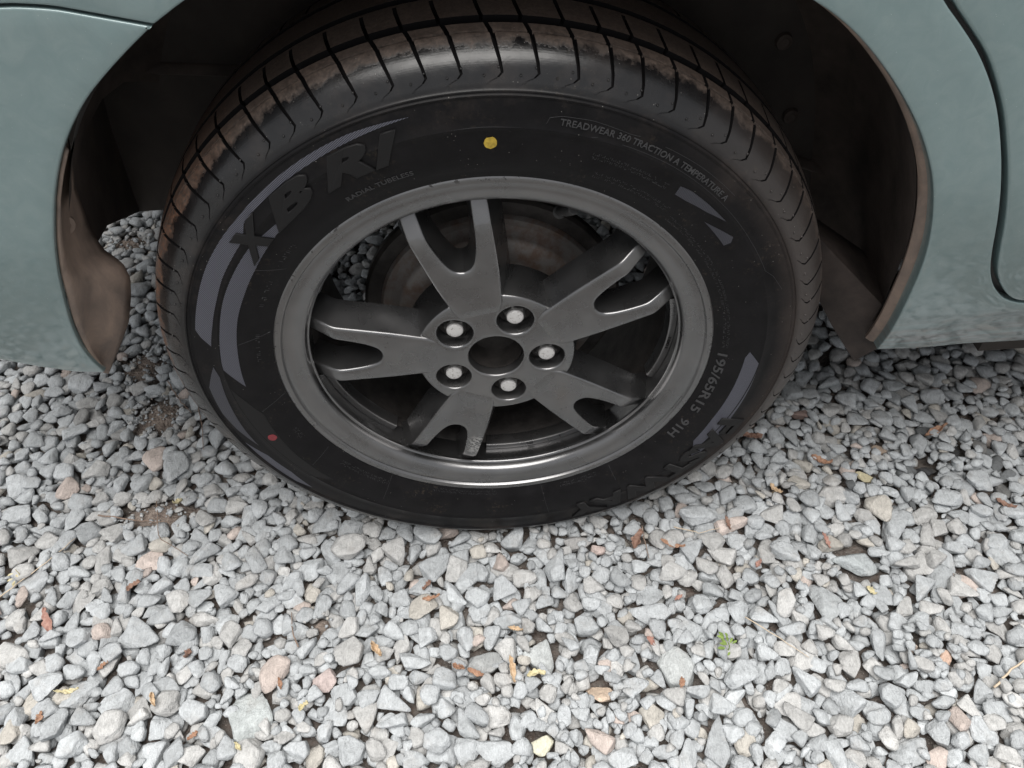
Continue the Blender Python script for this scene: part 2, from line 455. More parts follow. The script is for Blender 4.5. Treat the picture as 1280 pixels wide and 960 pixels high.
X0, X1, Y0, Y1, CS = -1.05, 1.05, -.62, 1.0, .0025
NXg, NYg = int((X1 - X0) / CS), int((Y1 - Y0) / CS)
hx, hy = np.meshgrid(X0 + (np.arange(NXg) + .5) * CS, Y0 + (np.arange(NYg) + .5) * CS, indexing='ij')
patch = near_patch(hx, hy)
H = -.024 + .017 * patch
tyre_keep = (hy > .010) & (hy < .175) & (abs(hx) < .06)
H[tyre_keep] = .05
BAN = np.where(patch > .25, .02 * patch, 0.0)
_d = np.stack([hx.ravel(), hy.ravel(), np.zeros(hx.size)], 1) - CAM; _dep = _d @ FWD
_u2 = 640 + FPX * (_d @ RIGHT) / _dep; _v2 = 480 - FPX * (_d @ UP) / _dep
CORE = np.flatnonzero((_dep > 0) & (_u2 > -70) & (_u2 < 1350) & (_v2 > 235) & (_v2 < 1030))
def spots(n):
    k = CORE[rng.integers(len(CORE), size=n)]; x = hx.ravel()[k] + rng.uniform(-.5, .5, n) * CS; y = hy.ravel()[k] + rng.uniform(-.5, .5, n) * CS
    if rng.random() < .16: x = rng.uniform(X0 + .03, X1 - .03, n); y = rng.uniform(Y0 + .03, Y1 - .03, n)
    return x, y
print('core area', len(CORE) * CS * CS)

def rot(k, tilt):
    a = rng.uniform(0, 2 * np.pi, k); t = rng.normal(0, tilt, k); u = rng.uniform(0, 2 * np.pi, k)
    Rz = np.zeros((k, 3, 3)); Rz[:, 0, 0] = np.cos(a); Rz[:, 0, 1] = -np.sin(a); Rz[:, 1, 0] = np.sin(a); Rz[:, 1, 1] = np.cos(a); Rz[:, 2, 2] = 1
    ax = np.stack([np.cos(u), np.sin(u), np.zeros(k)], 1)
    K = np.zeros((k, 3, 3)); K[:, 0, 1] = -ax[:, 2]; K[:, 0, 2] = ax[:, 1]; K[:, 1, 0] = ax[:, 2]; K[:, 1, 2] = -ax[:, 0]; K[:, 2, 0] = -ax[:, 1]; K[:, 2, 1] = ax[:, 0]
    T = np.eye(3) + np.sin(t)[:, None, None] * K + (1 - np.cos(t))[:, None, None] * (K @ K)
    return T @ Rz

STONES = []            # (template, scale vec, rotation, centre)
def drop(size, ncand, tilt=.17, flat=None, at=None, sink=.70, force_t=None, sc=None):
    k = int(rng.integers(NT_)) if force_t is None else force_t
    if sc is None:
        sc = np.array((1.0, rng.uniform(.62, .95), rng.uniform(.42, .70) if flat is None else flat)) * size
    lv = 1 if size < .014 else (2 if size < .036 else 3)
    B = TPL[k][lv] * sc
    M = rot(ncand, tilt)
    V = np.einsum('kij,nj->kni', M, B)
    if at is None:
        px, py = spots(ncand)
    else:
        px = at[0] + rng.normal(0, .002, ncand); py = at[1] + rng.normal(0, .002, ncand)
    ix = np.clip(((V[:, :, 0] + px[:, None] - X0) / CS).astype(int), 0, NXg - 1); iy = np.clip(((V[:, :, 1] + py[:, None] - Y0) / CS).astype(int), 0, NYg - 1)
    Hc = H[ix, iy]; need = Hc - V[:, :, 2]
    low = V[:, :, 2] < 0
    mx = np.where(low, need, -9).max(1)
    # let it nestle: between the highest contact and the mean support
    md = (need * low).sum(1) / low.sum(1)
    z = sink * mx + (1 - sink) * md
    cost = z + V[:, :, 2].max(1) * .85 + BAN[np.clip(((px - X0) / CS).astype(int), 0, NXg - 1), np.clip(((py - Y0) / CS).astype(int), 0, NYg - 1)] * (size / .02)
    cost = np.where(mx > .03, 9, cost)
    b = int(np.argmin(cost))
    if cost[b] > 1: return
    c = np.array((px[b], py[b], z[b]))
    up = V[b][:, 2] > -.1 * size
    np.maximum.at(H, (ix[b][up], iy[b][up]), V[b][up, 2] + z[b])
    for ox, oy in ((1, 0), (0, 1)):
        np.maximum.at(H, (np.minimum(ix[b][up] + ox, NXg - 1), np.minimum(iy[b][up] + oy, NYg - 1)), V[b][up, 2] + z[b] - .0015)
    STONES.append((k, sc, M[b], c))
    return len(STONES) - 1

for s in np.clip(rng.lognormal(math.log(.0275), .18, 3500), .016, .048): drop(s, 10)
for s in np.clip(rng.lognormal(math.log(.0262), .20, 6600), .016, .044): drop(s, 22)
for s in np.clip(rng.lognormal(math.log(.0145), .22, 1500), .007, .018): drop(s, 26, .4)
PQ = np.flatnonzero((patch.ravel() > .12) & (hx.ravel() > -.8))
for s in np.clip(rng.lognormal(math.log(.0060), .5, 380), .003, .014):
    k_ = PQ[rng.integers(len(PQ))]; drop(s, 2, .5, None, (hx.ravel()[k_], hy.ravel()[k_]))
GONE = set()
SPECIAL = {}
for key, x, y, size, flat, col, lab in (
        ('slab', .415, -.075, .058, .35, (.42, .45, .46), 'large flat blue-grey slab'),
        ('slab2', .36, -.118, .052, .35, (.40, .42, .43), 'wide flat grey stone with a split look'),
        ('pink', .467, -.196, .021, .8, (.60, .43, .34), 'rounded pinkish tan pebble'),
        ('pink2', .437, -.182, .016, .8, (.54, .45, .39), 'small pinkish tan pebble'),
        ('pink3', .545, -.245, .034, .8, (.53, .44, .38), 'pale pink rounded stone at the edge of view'),
        ('tan', .088, -.205, .033, .5, (.62, .49, .38), 'flat peach-coloured stone'),
        ('cream', .020, -.255, .034, .5, (.62, .60, .48), 'cream oval pebble'),
        ('rose', -.212, -.175, .032, .5, (.50, .42, .40), 'rose-grey stone'),
        ('mauve', .108, -.035, .020, .7, (.50, .41, .38), 'small mauve stone below the tyre'),
        ('rusty', .083, -.022, .042, .7, (.33, .325, .32), 'large grey stone with rusty flecks below the tyre'),
        ('brown', .500, .088, .028, .7, (.38, .30, .24), 'brown blocky stone'),
        ('dark1', .55, .052, .036, .6, (.055, .055, .057), 'oil-darkened black stone'),
        ('dark2', .595, .075, .026, .6, (.045, .045, .046), 'small oil-darkened black stone'),
        ('redd', .415, .155, .027, .6, (.27, .20, .18), 'reddish brown stone in the shade'),
        ('big1', .175, -.185, .055, .5, (.46, .48, .48), 'long grey stone with a tapered end'),
        ('big2', .03, -.16, .046, .5, (.46, .48, .48), 'broad angular grey stone'),
        ('big3', -.29, -.205, .056, .45, (.46, .49, .49), 'long slanting blue-grey stone'),
        ('big4', -.04, -.165, .048, .5, (.34, .35, .35), 'dark grey rough stone'),
        ('ochre', .345, .030, .020, .6, (.45, .36, .24), 'ochre-tinted pebble by the tyre'),
        ('ochre2', .465, .045, .026, .5, (.52, .47, .32), 'pale yellow flat stone')):
    # lies in the top layer: stones it would cut through are taken away first
    dist = [math.hypot(q_[3][0] - x, q_[3][1] - y) for q_ in STONES]
    for i, q_ in enumerate(STONES):
        if dist[i] < .42 * size + .22 * q_[1][0] and q_[1][0] < .2 and i not in SPECIAL: GONE.add(i)
    a_, b_ = int((x - X0) / CS), int((y - Y0) / CS); w_ = int(.04 / CS)
    lev = float(np.percentile(H[a_ - w_:a_ + w_, b_ - w_:b_ + w_], 72))
    k = int(rng.integers(NT_)); sc = np.array((1.0, rng.uniform(.62, .85), max(flat, .45))) * size; M = rot(1, .08)[0]
    tz = ((TPL[k][2] * sc) @ M.T)[:, 2].max()
    SPECIAL[len(STONES)] = (col, lab); STONES.append((k, sc, M, np.array((x, y, lev + .002 - tz))))
H = -.024 + .017 * patch
H[tyre_keep] = .05
for i, (k, sc, M, c) in enumerate(STONES):
    if i in GONE: continue
    V = (TPL[k][2] * sc) @ M.T + c; V = V[V[:, 2] > c[2] - .1 * sc[0]]
    a_ = np.clip(((V[:, 0] - X0) / CS).astype(int), 0, NXg - 1); b_ = np.clip(((V[:, 1] - Y0) / CS).astype(int), 0, NYg - 1)
    np.maximum.at(H, (a_, b_), V[:, 2]); np.maximum.at(H, (np.minimum(a_ + 1, NXg - 1), b_), V[:, 2] - .0015); np.maximum.at(H, (a_, np.minimum(b_ + 1, NYg - 1)), V[:, 2] - .0015)
for i in list(SPECIAL):
    c, sz = STONES[i][3], STONES[i][1][0]
    for q_ in range(26):
        best = None
        for _ in range(10):
            t_ = rng.uniform(0, 6.283); r_ = rng.uniform(.45, 1.1) * sz * .8 + .006; x_, y_ = c[0] + r_ * math.cos(t_), c[1] + r_ * math.sin(t_)
            a_, b_ = int((x_ - X0) / CS), int((y_ - Y0) / CS); hh = H[a_ - 2:a_ + 3, b_ - 2:b_ + 3].max()
            if best is None or hh < best[0]: best = (hh, x_, y_)
        drop(rng.uniform(.012, .023), 6, .2, None, best[1:])
n_big = len(STONES)
# level the bed so that its mean top is z = 0
core = (hx > -.7) & (hx < .7) & (hy > -.4) & (hy < -.03) & (patch < .05)
ZS = float(np.percentile(H[core], 62)); 
for i, (k, s, M, c) in enumerate(STONES): c[2] -= ZS
H -= ZS; GROUND.location.z = -ZS
print('stones', len(STONES), 'level', ZS)

def top(x, y):
    i, j = int((x - X0) / CS), int((y - Y0) / CS)
    return float(H[max(0, i - 1):i + 2, max(0, j - 1):j + 2].max())

def tint_of(i, c):
    if i in SPECIAL: return SPECIAL[i][0]
    v = float(np.clip(rng.normal(.445, .038), .33, .55)); u = rng.random()
    if u < .018: b = np.array((1.12, .97, .89))
    elif u < .055: b = np.array((1.06, 1.01, .92))
    elif u < .75: b = np.array((.955, 1.0, 1.03))
    else: b = np.array((1.0, 1.0, .985))
    # oil drips have darkened a few stones ahead of the wheel
    if abs(c[0] - .52) < .14 and abs(c[1] - .05) < .07 and rng.random() < .05: v *= .35
    return tuple(np.clip(b * v, 0, 1))
cols = [tint_of(i, s[3]) for i, s in enumerate(STONES)]

# the 300 that show largest in the picture become objects of their own
C = np.array([s[3] for s in STONES]); S = np.array([s[1][0] * s[1][1] for s in STONES])
d = C - CAM; dep = d @ FWD; u = 640 + FPX * (d @ RIGHT) / dep; v = 480 - FPX * (d @ UP) / dep
ci = np.clip(((C[:, 0] - X0) / CS).astype(int), 0, NXg - 1); cj = np.clip(((C[:, 1] - Y0) / CS).astype(int), 0, NYg - 1)
hid = H[ci, cj] - C[:, 2]
tall = np.array([(TPL[k][2] * s @ M.T)[:, 2].max() for k, s, M, c in STONES])
vis = np.array([i not in GONE for i in range(len(STONES))]) & (u > 12) & (u < 1268) & (v < 950) & (dep > 0) & (hid < tall + .004) & ((v > 600) | ((v > 470) & ((u < 230) | (u > 960))))
score = np.where(vis, S * (FPX / dep) ** 2, 0)
for i in SPECIAL: score[i] += 1e6
rank = np.empty(len(score), int); rank[np.argsort(-score)] = np.arange(len(score))
pick = set(np.argsort(-score)[:300].tolist())
STMESH = []
for k in range(NT_):
    me = bpy.data.meshes.new('stone'); V = TPL[k][4]; Fq = ICO[4][1]
    me.from_pydata(V.tolist(), [], Fq.tolist()); me.polygons.foreach_set('use_smooth', [True] * len(me.polygons)); me.materials.append(STONE_OBJ); STMESH.append(me)
for i in sorted(pick):
    k, s, M, c = STONES[i]
    o = bpy.data.objects.new('stone', STMESH[k])
    o.matrix_world = Matrix.Translation(Vector(c) - Vector((0, 0, -ZS))) @ Matrix(M.tolist()).to_4x4() @ Matrix.Diagonal((*s, 1))
    o.color = (*cols[i], 1); o.parent = GROUND; COL.objects.link(o)
    if i in SPECIAL: o['label'] = SPECIAL[i][1]
AV = []; AF = []; AC = []; off = 0
def shows(k, s, M, c):
    V = (TPL[k][2] * s) @ M.T + c; V = V[V[:, 2] > c[2] - .1 * s[0]]
    a = np.clip(((V[:, 0] - X0) / CS).astype(int), 0, NXg - 1); b = np.clip(((V[:, 1] - Y0) / CS).astype(int), 0, NYg - 1)
    return np.mean(V[:, 2] > H[a, b] - .0035)
seen = (u > -150) & (u < 1430) & (v > 200) & (v < 1150) & (dep > 0)
for i, (k, s, M, c) in enumerate(STONES):
    if i in pick or i in GONE or shows(k, s, M, c) < .06: continue
    lv = 1 if not (seen[i] and s[0] > .010) else (3 if rank[i] < 1500 else 2)
    V = (TPL[k][lv] * s) @ M.T + c
    AV.append(V); AF.append(ICO[lv][1] + off); AC.append(np.repeat([[*cols[i], 1]], len(V), 0)); off += len(V)
AV = np.vstack(AV); AF = np.vstack(AF); AC = np.vstack(AC)
me = bpy.data.meshes.new('gravel'); print('gravel tris', len(AF))
me.vertices.add(len(AV)); me.vertices.foreach_set('co', AV.astype(np.float32).ravel())
me.loops.add(AF.size); me.loops.foreach_set('vertex_index', AF.astype(np.int32).ravel())
me.polygons.add(len(AF)); me.polygons.foreach_set('loop_start', np.arange(0, AF.size, 3, dtype=np.int32)); me.polygons.foreach_set('loop_total', np.full(len(AF), 3, np.int32))
me.update(calc_edges=True); me.polygons.foreach_set('use_smooth', np.ones(len(AF), bool))
at = me.color_attributes.new('tint', 'FLOAT_COLOR', 'POINT'); at.data.foreach_set('color', AC.astype(np.float32).ravel())
me.materials.append(STONE_ALL)
gr = bpy.data.objects.new('gravel', me); gr.location.z = ZS; link(gr, GROUND)
tag(gr, kind='stuff')

# ------------------------------------------------------------------ car
CAR = empty('parked_car', (1.0, .84, 0))
tag(CAR, 'grey-green car parked on gravel, its rear wheel and arch in view', 'car')
def under_car(o, parent=None):
    o.parent = parent or CAR
    return o
INV = Matrix.Translation((-1.0, -.84, 0))
class CarParent: pass
_mesh0 = mesh
BODY = CAR
def car_mesh(o):                                # mesh built in world coordinates -> child of the car
    o.parent = CAR; o.matrix_parent_inverse = INV
    return o

def yb(P):
    P = np.atleast_2d(P); x, z = P[:, 0], P[:, 1]
    t = np.clip((.52 - z) / .24, 0, 2)
    y = -.03 + .05 * t ** 2
    y = y + .16 * np.clip((z - .72) / .4, 0, 2) ** 2
    y = y + 1.1 * np.clip(-.38 - x, 0, 1) ** 2.2
    return y
def yb_crease(P):                               # quarter panel: a soft character line rolls out above the sill
    P = np.atleast_2d(P); y = yb(P); z = P[:, 1]; x = P[:, 0]
    k = np.clip((x - .43) / .06, 0, 1)
    zc = .322 + .14 * np.clip(x - .44, 0, .07)
    return y + k * .0045 / (1 + np.exp((z - zc + .004) / .0016)) - k * .0022 * np.exp(-((z - zc) / .006) ** 2)

archL = [(-.3687, .3263), (-.3677, .3620), (-.3577, .4025), (-.3447, .4414), (-.3356, .4679), (-.3227, .4997), (-.3067, .5332), (-.2949, .5537), (-.2830, .5716), (-.2705, .5871), (-.2530, .6056), (-.2371, .6187), (-.2154, .6347), (-.1921, .6504)]
archT = [(-.1634, .6664), (-.125, .682), (-.085, .693), (-.04, .700), (.01, .703), (.06, .700), (.11, .691), (.155, .676), (.187, .659)]
archR = [(.2111, .6423), (.2273, .6329), (.2450, .6200), (.2629, .6040), (.2829, .5836), (.3013, .5621), (.3179, .5395), (.3362, .5085), (.3504, .4732), (.3619, .4351), (.3688, .4022), (.3748, .3673), (.3821, .3297), (.3884, .2983), (.3943, .2608)]
def smooth_open(L, it=2): return chaikin(L, it, closed=False)
AL = smooth_open(archL); AT = smooth_open([archL[-1]] + archT + [archR[0]]); AR = smooth_open(archR)
seam = [(-.80, .668), (-.45, .6685), (-.2748, .6671), (-.2580, .6657), (-.2448, .6638), (-.2384, .6623), (-.2161, .6566), (-.1921, .6504)]
gapL = [(.235, .98), (.235, .80), (.243, .72), (.265, .672), (.2944, .6374), (.3131, .6204), (.3328, .6010), (.3500, .5793), (.3648, .5564), (.3797, .5272), (.3898, .5046), (.3983, .4842), (.4085, .4574), (.4202, .4247), (.4321, .3988), (.4469, .3760), (.4653, .3572), (.4784, .3486), (.4948, .3423), (.55, .336), (1.05, .334)]
gapR = [(.241, .98), (.241, .80), (.249, .722), (.271, .673), (.3002, .6371), (.3184, .6200), (.3383, .6007), (.3543, .5791), (.3691, .5562), (.3842, .5269), (.3949, .5042), (.4039, .4837), (.4148, .4569), (.4259, .4268), (.4366, .4013), (.4489, .3821), (.4643, .3642), (.4782, .3522), (.4918, .3470), (.55, .3405), (1.05, .3385)]
gapLs = smooth_open(gapL, 2); gapRs = smooth_open(gapR, 2)
seam_up = np.array(seam)[:, :] + (0, .0011); seam_dn = np.array(seam) - (0, .0009)
seam_up[-1] = AL[-1] + (.0006, .0010); seam_dn[-1] = AL[-1] - (.0006, .0006)
# quarter panel
loop = np.vstack([smooth_open(seam_up, 2), AT[1:-1], AR, [(.4412, .2550), (.4796, .2515), (.5518, .2500), (1.05, .249)], gapLs[::-1], [(-.80, .98)]])
q = plate('quarter_panel', [dense(loop, .012)], yb_crease, PAINT, None, bevel=.0016, depth=.014, draft=-.0, grid=.011, nb=3, sharp=50); car_mesh(q)
# bumper
loop = np.vstack([smooth_open(seam_dn, 2), AL[::-1][1:], [(-.3713, .3253), (-.3931, .3299), (-.4241, .3453), (-.4461, .3574), (-.52, .375), (-.80, .39)]])
bump_o = plate('rear_bumper', [dense(loop, .010)], yb, PAINT, None, bevel=.0016, depth=.006, grid=.010, nb=3, sharp=50); car_mesh(bump_o)
# door
loop = np.vstack([gapRs, [(1.05, .98)]])
door = plate('rear_door', [dense(loop, .012)], yb, PAINT, None, bevel=.0022, depth=.018, grid=.014, nb=3, sharp=50); car_mesh(door)
# door seal in the gap, seam filler, sill underside
gs = np.vstack([gapLs - (.004, .004), (gapRs + (.006, .006))[::-1]])
car_mesh(plate('door_seal', [dense(gs, .012)], lambda P: yb(P) + .0105, SEAL, None, bevel=.001, depth=.004, grid=.02))
gs = np.vstack([smooth_open(seam_up + (0, .004), 2)[:-6], (smooth_open(seam_dn - (0, .004), 2)[::-1])[6:]])
car_mesh(plate('bumper_seam', [dense(gs, .012)], lambda P: yb(P) + .006, SEAL, None, bevel=.001, depth=.004, grid=.02))
# sill underside strip
sx = np.array([.395, .44, .48, .55, .8, 1.05]); V = []; F = []
for x in sx:
    z0 = float(np.interp(x, [.395, .44, .48, .55, 1.05], [.262, .2555, .2520, .2505, .2495])); y0 = float(yb_crease([(x, z0)])[0])
    V += [(x, y0 + .010, z0 + .001), (x, y0 + .028, z0 - .004), (x, y0 + .06, z0 - .002), (x, y0 + .085, z0 + .03)]
for i in range(len(sx) - 1):
    for k in range(3): F.append((i * 4 + k, i * 4 + 4 + k, i * 4 + 5 + k, i * 4 + 1 + k))
car_mesh(fix_normals(mesh('sill', V, F, UNDER, None, True, 40)))

# wheel-arch lip on the door side: brown dirty return edge following the arch
def strip(name, cols_, mat, thick=.0):
    n = len(cols_[0]); V = [p for c in cols_ for p in c]; F = []
    for i in range(len(cols_) - 1):
        for k in range(n - 1): F.append((i * n + k, (i + 1) * n + k, (i + 1) * n + k + 1, i * n + k + 1))
    o = mesh(name, V, F, mat, None, True, 45)
    if thick:
        md = o.modifiers.new('solid', 'SOLIDIFY'); md.thickness = thick; md.offset = 0
    return o
lipc = []
for (x, z) in np.vstack([AT[::3], AR[1:]]):
    y0 = float(yb([(x, z)])[0]); dx, dz = x - .0, z - WZ; L = math.hypot(dx, dz); ux, uz = dx / L, dz / L
    wd = .0022 + .0045 * max(0, min(1, (.58 - z) / .15))
    lipc.append([(x + ux * .001, y0 + .011, z + uz * .001), (x - ux * wd * .5, y0 + .0125, z - uz * wd * .5), (x - ux * wd, y0 + .017, z - uz * wd), (x - ux * wd * .7, y0 + .022, z - uz * wd * .7), (x + ux * .006, y0 + .03, z + uz * .006)])
car_mesh(strip('arch_lip', lipc, DIRTY))
# rear flap of the bumper inside the arch: a wide brown plastic return with a push clip
outer = [(-.3713, .3253), (-.3677, .3620), (-.3577, .4025), (-.3447, .4414), (-.3356, .4679), (-.3227, .4997), (-.3067, .5332), (-.2949, .5537), (-.2830, .5716)]
inn = [(-.386, .297), (-.357, .337), (-.340, .362), (-.326, .392), (-.317, .414), (-.317, .430), (-.329, .445), (-.331, .470), (-.326, .505), (-.300, .560)]
iy = [.030, .032, .032, .032, .030, .030, .032, .034, .034, .015]
O = dense(outer, .006, False); I = np.array([(x, y, z) for (x, z), y in zip(inn, iy)])
def resample(P, n):
    P = np.asarray(P, float); s = np.r_[0, np.cumsum(np.linalg.norm(np.diff(P, axis=0), axis=1))]; t = np.linspace(0, s[-1], n)
    return np.stack([np.interp(t, s, P[:, k]) for k in range(P.shape[1])], 1)
O = resample(O, 48); I = resample(I, 48); cols_ = []
for (x, z), p in zip(O, I):
    y0 = float(yb([(x, z)])[0]); a = np.array((x + .0014, y0 + .0045, z - .001)); b = np.array(p); row = []
    for t in (0, .12, .3, .5, .7, .88, 1.0):
        q_ = a + (b - a) * t; q_[0] -= .006 * math.sin(math.pi * t) ** 2 * min(1, np.linalg.norm(b - a) / .06); row.append(tuple(q_))
    cols_.append(row)
flap = car_mesh(strip('arch_return', cols_, DIRTY, .0025))
cl = revolve('push_clip', [(-.0022, .0001), (-.0022, .0035), (-.0032, .0042), (-.0032, .0075), (-.0012, .009), (.001, .009)], DIRTY, None, 24)
cl.location = (-.3345, .010, .4865); cl.rotation_euler = (0, 0, R(52)); car_mesh(cl)

# inner liner of the arch, inner wall and floor
ring = np.vstack([AL[22:], AT[1:-1], AR]); lc = []
for (x, z) in ring[::2]:
    y0 = float(yb([(x, z)])[0]); dx, dz = x, z - WZ; L = math.hypot(dx, dz); ux, uz = dx / L, dz / L; row = []
    zc = .0
    for y, dr in ((y0 + .03, -.001), (.05, .010), (.10, .018), (.16, .020), (.20, .012), (.232, -.02)):
        row.append((x + ux * dr, y, z + uz * dr))
    lc.append(row)
car_mesh(strip('arch_liner', lc, LINER))
V = [(-.46, .225, .352), (.20, .225, .352), (.345, .225, .325), (.42, .225, .262), (.53, .225, .205), (.56, .225, .205), (.56, .225, .78), (-.46, .225, .78)]
car_mesh(mesh('inner_wheelhouse', V + [(x, 1.42, z) for x, y, z in V[:6]], [tuple(range(8)), (0, 8, 9, 1), (1, 9, 10, 2), (2, 10, 11, 3), (3, 11, 12, 4), (4, 12, 13, 5)], UNDER, None, False))
for x_, z_ in ((.30, .50), (.235, .585), (.325, .42), (-.10, .66)):
    fx = revolve('liner_clip', [(-.003, .0004), (-.003, .004), (-.002, .005), (-.0015, .0075), (.002, .0085)], LINER, None, 24); fx.location = (x_, .222, z_); car_mesh(fx)
for x0_, z0_, x1_, z1_ in ((.22, .61, .40, .56), (.26, .40, .50, .30), (-.40, .52, -.20, .50)):
    P_ = [(x0_, z0_), (x1_, z1_)]; nx, nz = -(z1_ - z0_), x1_ - x0_; L_ = math.hypot(nx, nz); nx, nz = nx / L_ * .006, nz / L_ * .006
    car_mesh(mesh('liner_fold', [(x0_ - nx, .224, z0_ - nz), (x0_, .214, z0_), (x0_ + nx, .224, z0_ + nz), (x1_ - nx, .224, z1_ - nz), (x1_, .214, z1_), (x1_ + nx, .224, z1_ + nz)], [(0, 1, 4, 3), (1, 2, 5, 4)], LINER, None, True, None))
# liner panel at the rear of the arch (dark plastic, ends above the ground)
V = [(-.345, .03, .435), (-.335, .03, .475), (-.318, .03, .53), (-.26, .03, .61), (-.36, .11, .415), (-.352, .11, .47), (-.335, .11, .53), (-.27, .11, .62), (-.385, .225, .352), (-.375, .225, .45), (-.36, .225, .53), (-.29, .225, .63)]
F = [(i, i + 1, i + 5, i + 4) for i in (0, 1, 2, 4, 5, 6)]
car_mesh(mesh('liner_panel', V, F, LINER, None, True, None))
# deflector ahead of the wheel: a bent brown plate hanging below the liner
V = [(.318, .075, .372), (.405, .045, .292), (.4065, .040, .258), (.3885, .052, .222), (.360, .068, .262), (.325, .082, .318),
     (.330, .15, .352), (.44, .14, .275), (.442, .14, .235), (.42, .15, .205)]
F = [(0, 1, 4, 5), (1, 2, 3, 4), (0, 6, 7, 1), (1, 7, 8, 2), (2, 8, 9, 3)]
o = mesh('air_deflector', V, F, DEFL, None, True, 30); md = o.modifiers.new('solid', 'SOLIDIFY'); md.thickness = .0025; bv = o.modifiers.new('bev', 'BEVEL'); bv.width = .003; bv.segments = 2
car_mesh(o)
# floor, far side, glass and roof: the mass that shades the ground
def boxmesh(name, x0, x1, y0, y1, z0, z1, mat):
    V = [(x, y, z) for x in (x0, x1) for y in (y0, y1) for z in (z0, z1)]
    return car_mesh(mesh(name, V, [(0, 1, 3, 2), (4, 6, 7, 5), (0, 4, 5, 1), (2, 3, 7, 6), (0, 2, 6, 4), (1, 5, 7, 3)], mat, None, False))
boxmesh('floor_pan', .57, 2.9, .10, 1.66, .17, .30, UNDER)
boxmesh('boot_floor', -.70, .56, .26, 1.42, .40, .50, UNDER)
prof = [(-.80, .30, .70), (-.80, .30, .98), (-.55, .34, 1.22), (.1, .32, 1.42), (.9, .30, 1.47), (1.9, .34, 1.40), (2.9, .30, .96)]
V = []; F = []
for x, y, z in prof: V += [(x, y, z), (x, 1.68 - y, z)]
for i in range(len(prof) - 1): F.append((2 * i, 2 * i + 2, 2 * i + 3, 2 * i + 1))
car_mesh(mesh('roof', V, F, PAINT, None, True, 60))
belt = [(x, .048 + 1.1 * max(0, -.38 - x) ** 2.2, .98) for x, y, z in prof[1:]]
V = belt + [(x, y, z) for x, y, z in prof[1:]]; n = len(belt)
car_mesh(mesh('side_window', V, [(i, i + 1, n + i + 1, n + i) for i in range(n - 1)], GLASS, None, True, 30))
V = [(x, 1.70, z) for x, z in ((-.75, .33), (-.35, .33), (-.30, .60), (0, .70), (.30, .60), (.39, .20), (2.3, .20), (2.9, .5), (2.9, .98), (-.8, .98))]
car_mesh(mesh('far_side_panel', V, [tuple(range(len(V)))], PAINT, None, False))
V = [(1.056, float(yb([(0, z)])[0]), z) for z in (.34, .45, .6, .75, .98)] + [(2.9, float(yb([(0, z)])[0]) + .03, z) for z in (.34, .45, .6, .75, .98)]
car_mesh(mesh('front_side_panel', V, [(i, i + 5, i + 6, i + 1) for i in range(4)], PAINT, None, True, None))
V = [(-.80, .25, .39), (-.80, 1.43, .39), (-.80, 1.43, .98), (-.80, .25, .98)]
car_mesh(mesh('tail_panel', V, [(0, 1, 2, 3)], PAINT, None, False))
# axle beam and brake
ax = revolve('axle_beam', [(.13, .034), (1.5, .034)], UNDER, None, 24); ax.location = (0, 0, WZ); car_mesh(ax)

# ------------------------------------------------------------------ wheel
WHEEL = empty('wheel', (0, 0, WZ)); WHEEL.parent = CAR; WHEEL.matrix_parent_inverse = INV

# tyre ------------------------------------------------------------
MID = .0865
side = [(14, 196), (8, 200), (3.0, 203.5), (.5, 207), (-.5, 208.6), (-1.2, 211.5), (-4.2, 217), (-6.6, 224), (-8.4, 232), (-9.7, 240), (-10.5, 248), (-10.8, 253.2), (-11.15, 253.7), (-11.15, 254.4), (-10.8, 254.9), (-10.7, 262), (-10.1, 270), (-9.3, 276.2),
        (-9.9, 276.9), (-10.0, 278.0), (-9.1, 278.6), (-8.6, 279.6), (-9.2, 280.2), (-9.0, 281.2), (-7.9, 282.0), (-7.2, 284.4), (-6.4, 286.4), (-5.4, 288.8), (-4.0, 291.5), (-2.2, 294.6), (.2, 298), (3.4, 301.5), (7.0, 304.8), (10.8, 307.7), (14.4, 309.9)]
def crown(y):                                    # mm
    t = (y - 86.5) / 72.1
    return 318.6 - 8.7 * abs(t) ** 2.6
ys = [15.6, 16.0, 17.2, 17.6, 19, 21, 23, 24.6, 25.2, 26.0, 32.6, 33.4, 34.0, 38, 43, 48, 53, 58, 60.6, 61.2, 62.0, 69.0, 69.8, 70.4, 76, 81, 86.5]
def gdepth(y):
    for a, b, dp in ((16.0, 17.2, 1.6), (26.0, 32.6, 7.5), (62.0, 69.0, 7.5)):
        if a - 1e-6 <= y <= b + 1e-6: return dp
    return 0.0
prof = [(y, r) for y, r in side] + [(y, crown(y)) for y in ys]
gd = [0.0] * len(side) + [gdepth(y) for y in ys]
full = prof + [(173 - y, r) for y, r in prof[:-1][::-1]]; gdf = gd + gd[:-1][::-1]
P = np.array(full); Tn = np.gradient(P, axis=0); Tn /= np.linalg.norm(Tn, axis=1)[:, None] + 1e-9
Nn = np.stack([Tn[:, 1], -Tn[:, 0]], 1)          # (y, r) inward normal candidate
cc = np.array((86.5, 250)); flip = np.sum(Nn * (cc - P), 1) < 0; Nn[flip] *= -1
nrow = len(full)
def shift(y, r):                                  # sipe sweep, degrees
    if y > 86.5: return 0.0 if r > 313 else shift(173 - y, r)
    if y > 33: return -.9 * math.sin((y - 33) / 45 * 2.2)
    if r > 310: return float(np.interp(y, [14, 33], [1.3, 0]))
    return float(np.interp(r, [283, 285.4, 289.6, 291.5, 298, 310], [.2, .35, 2.25, 2.45, 2.15, 1.3]))
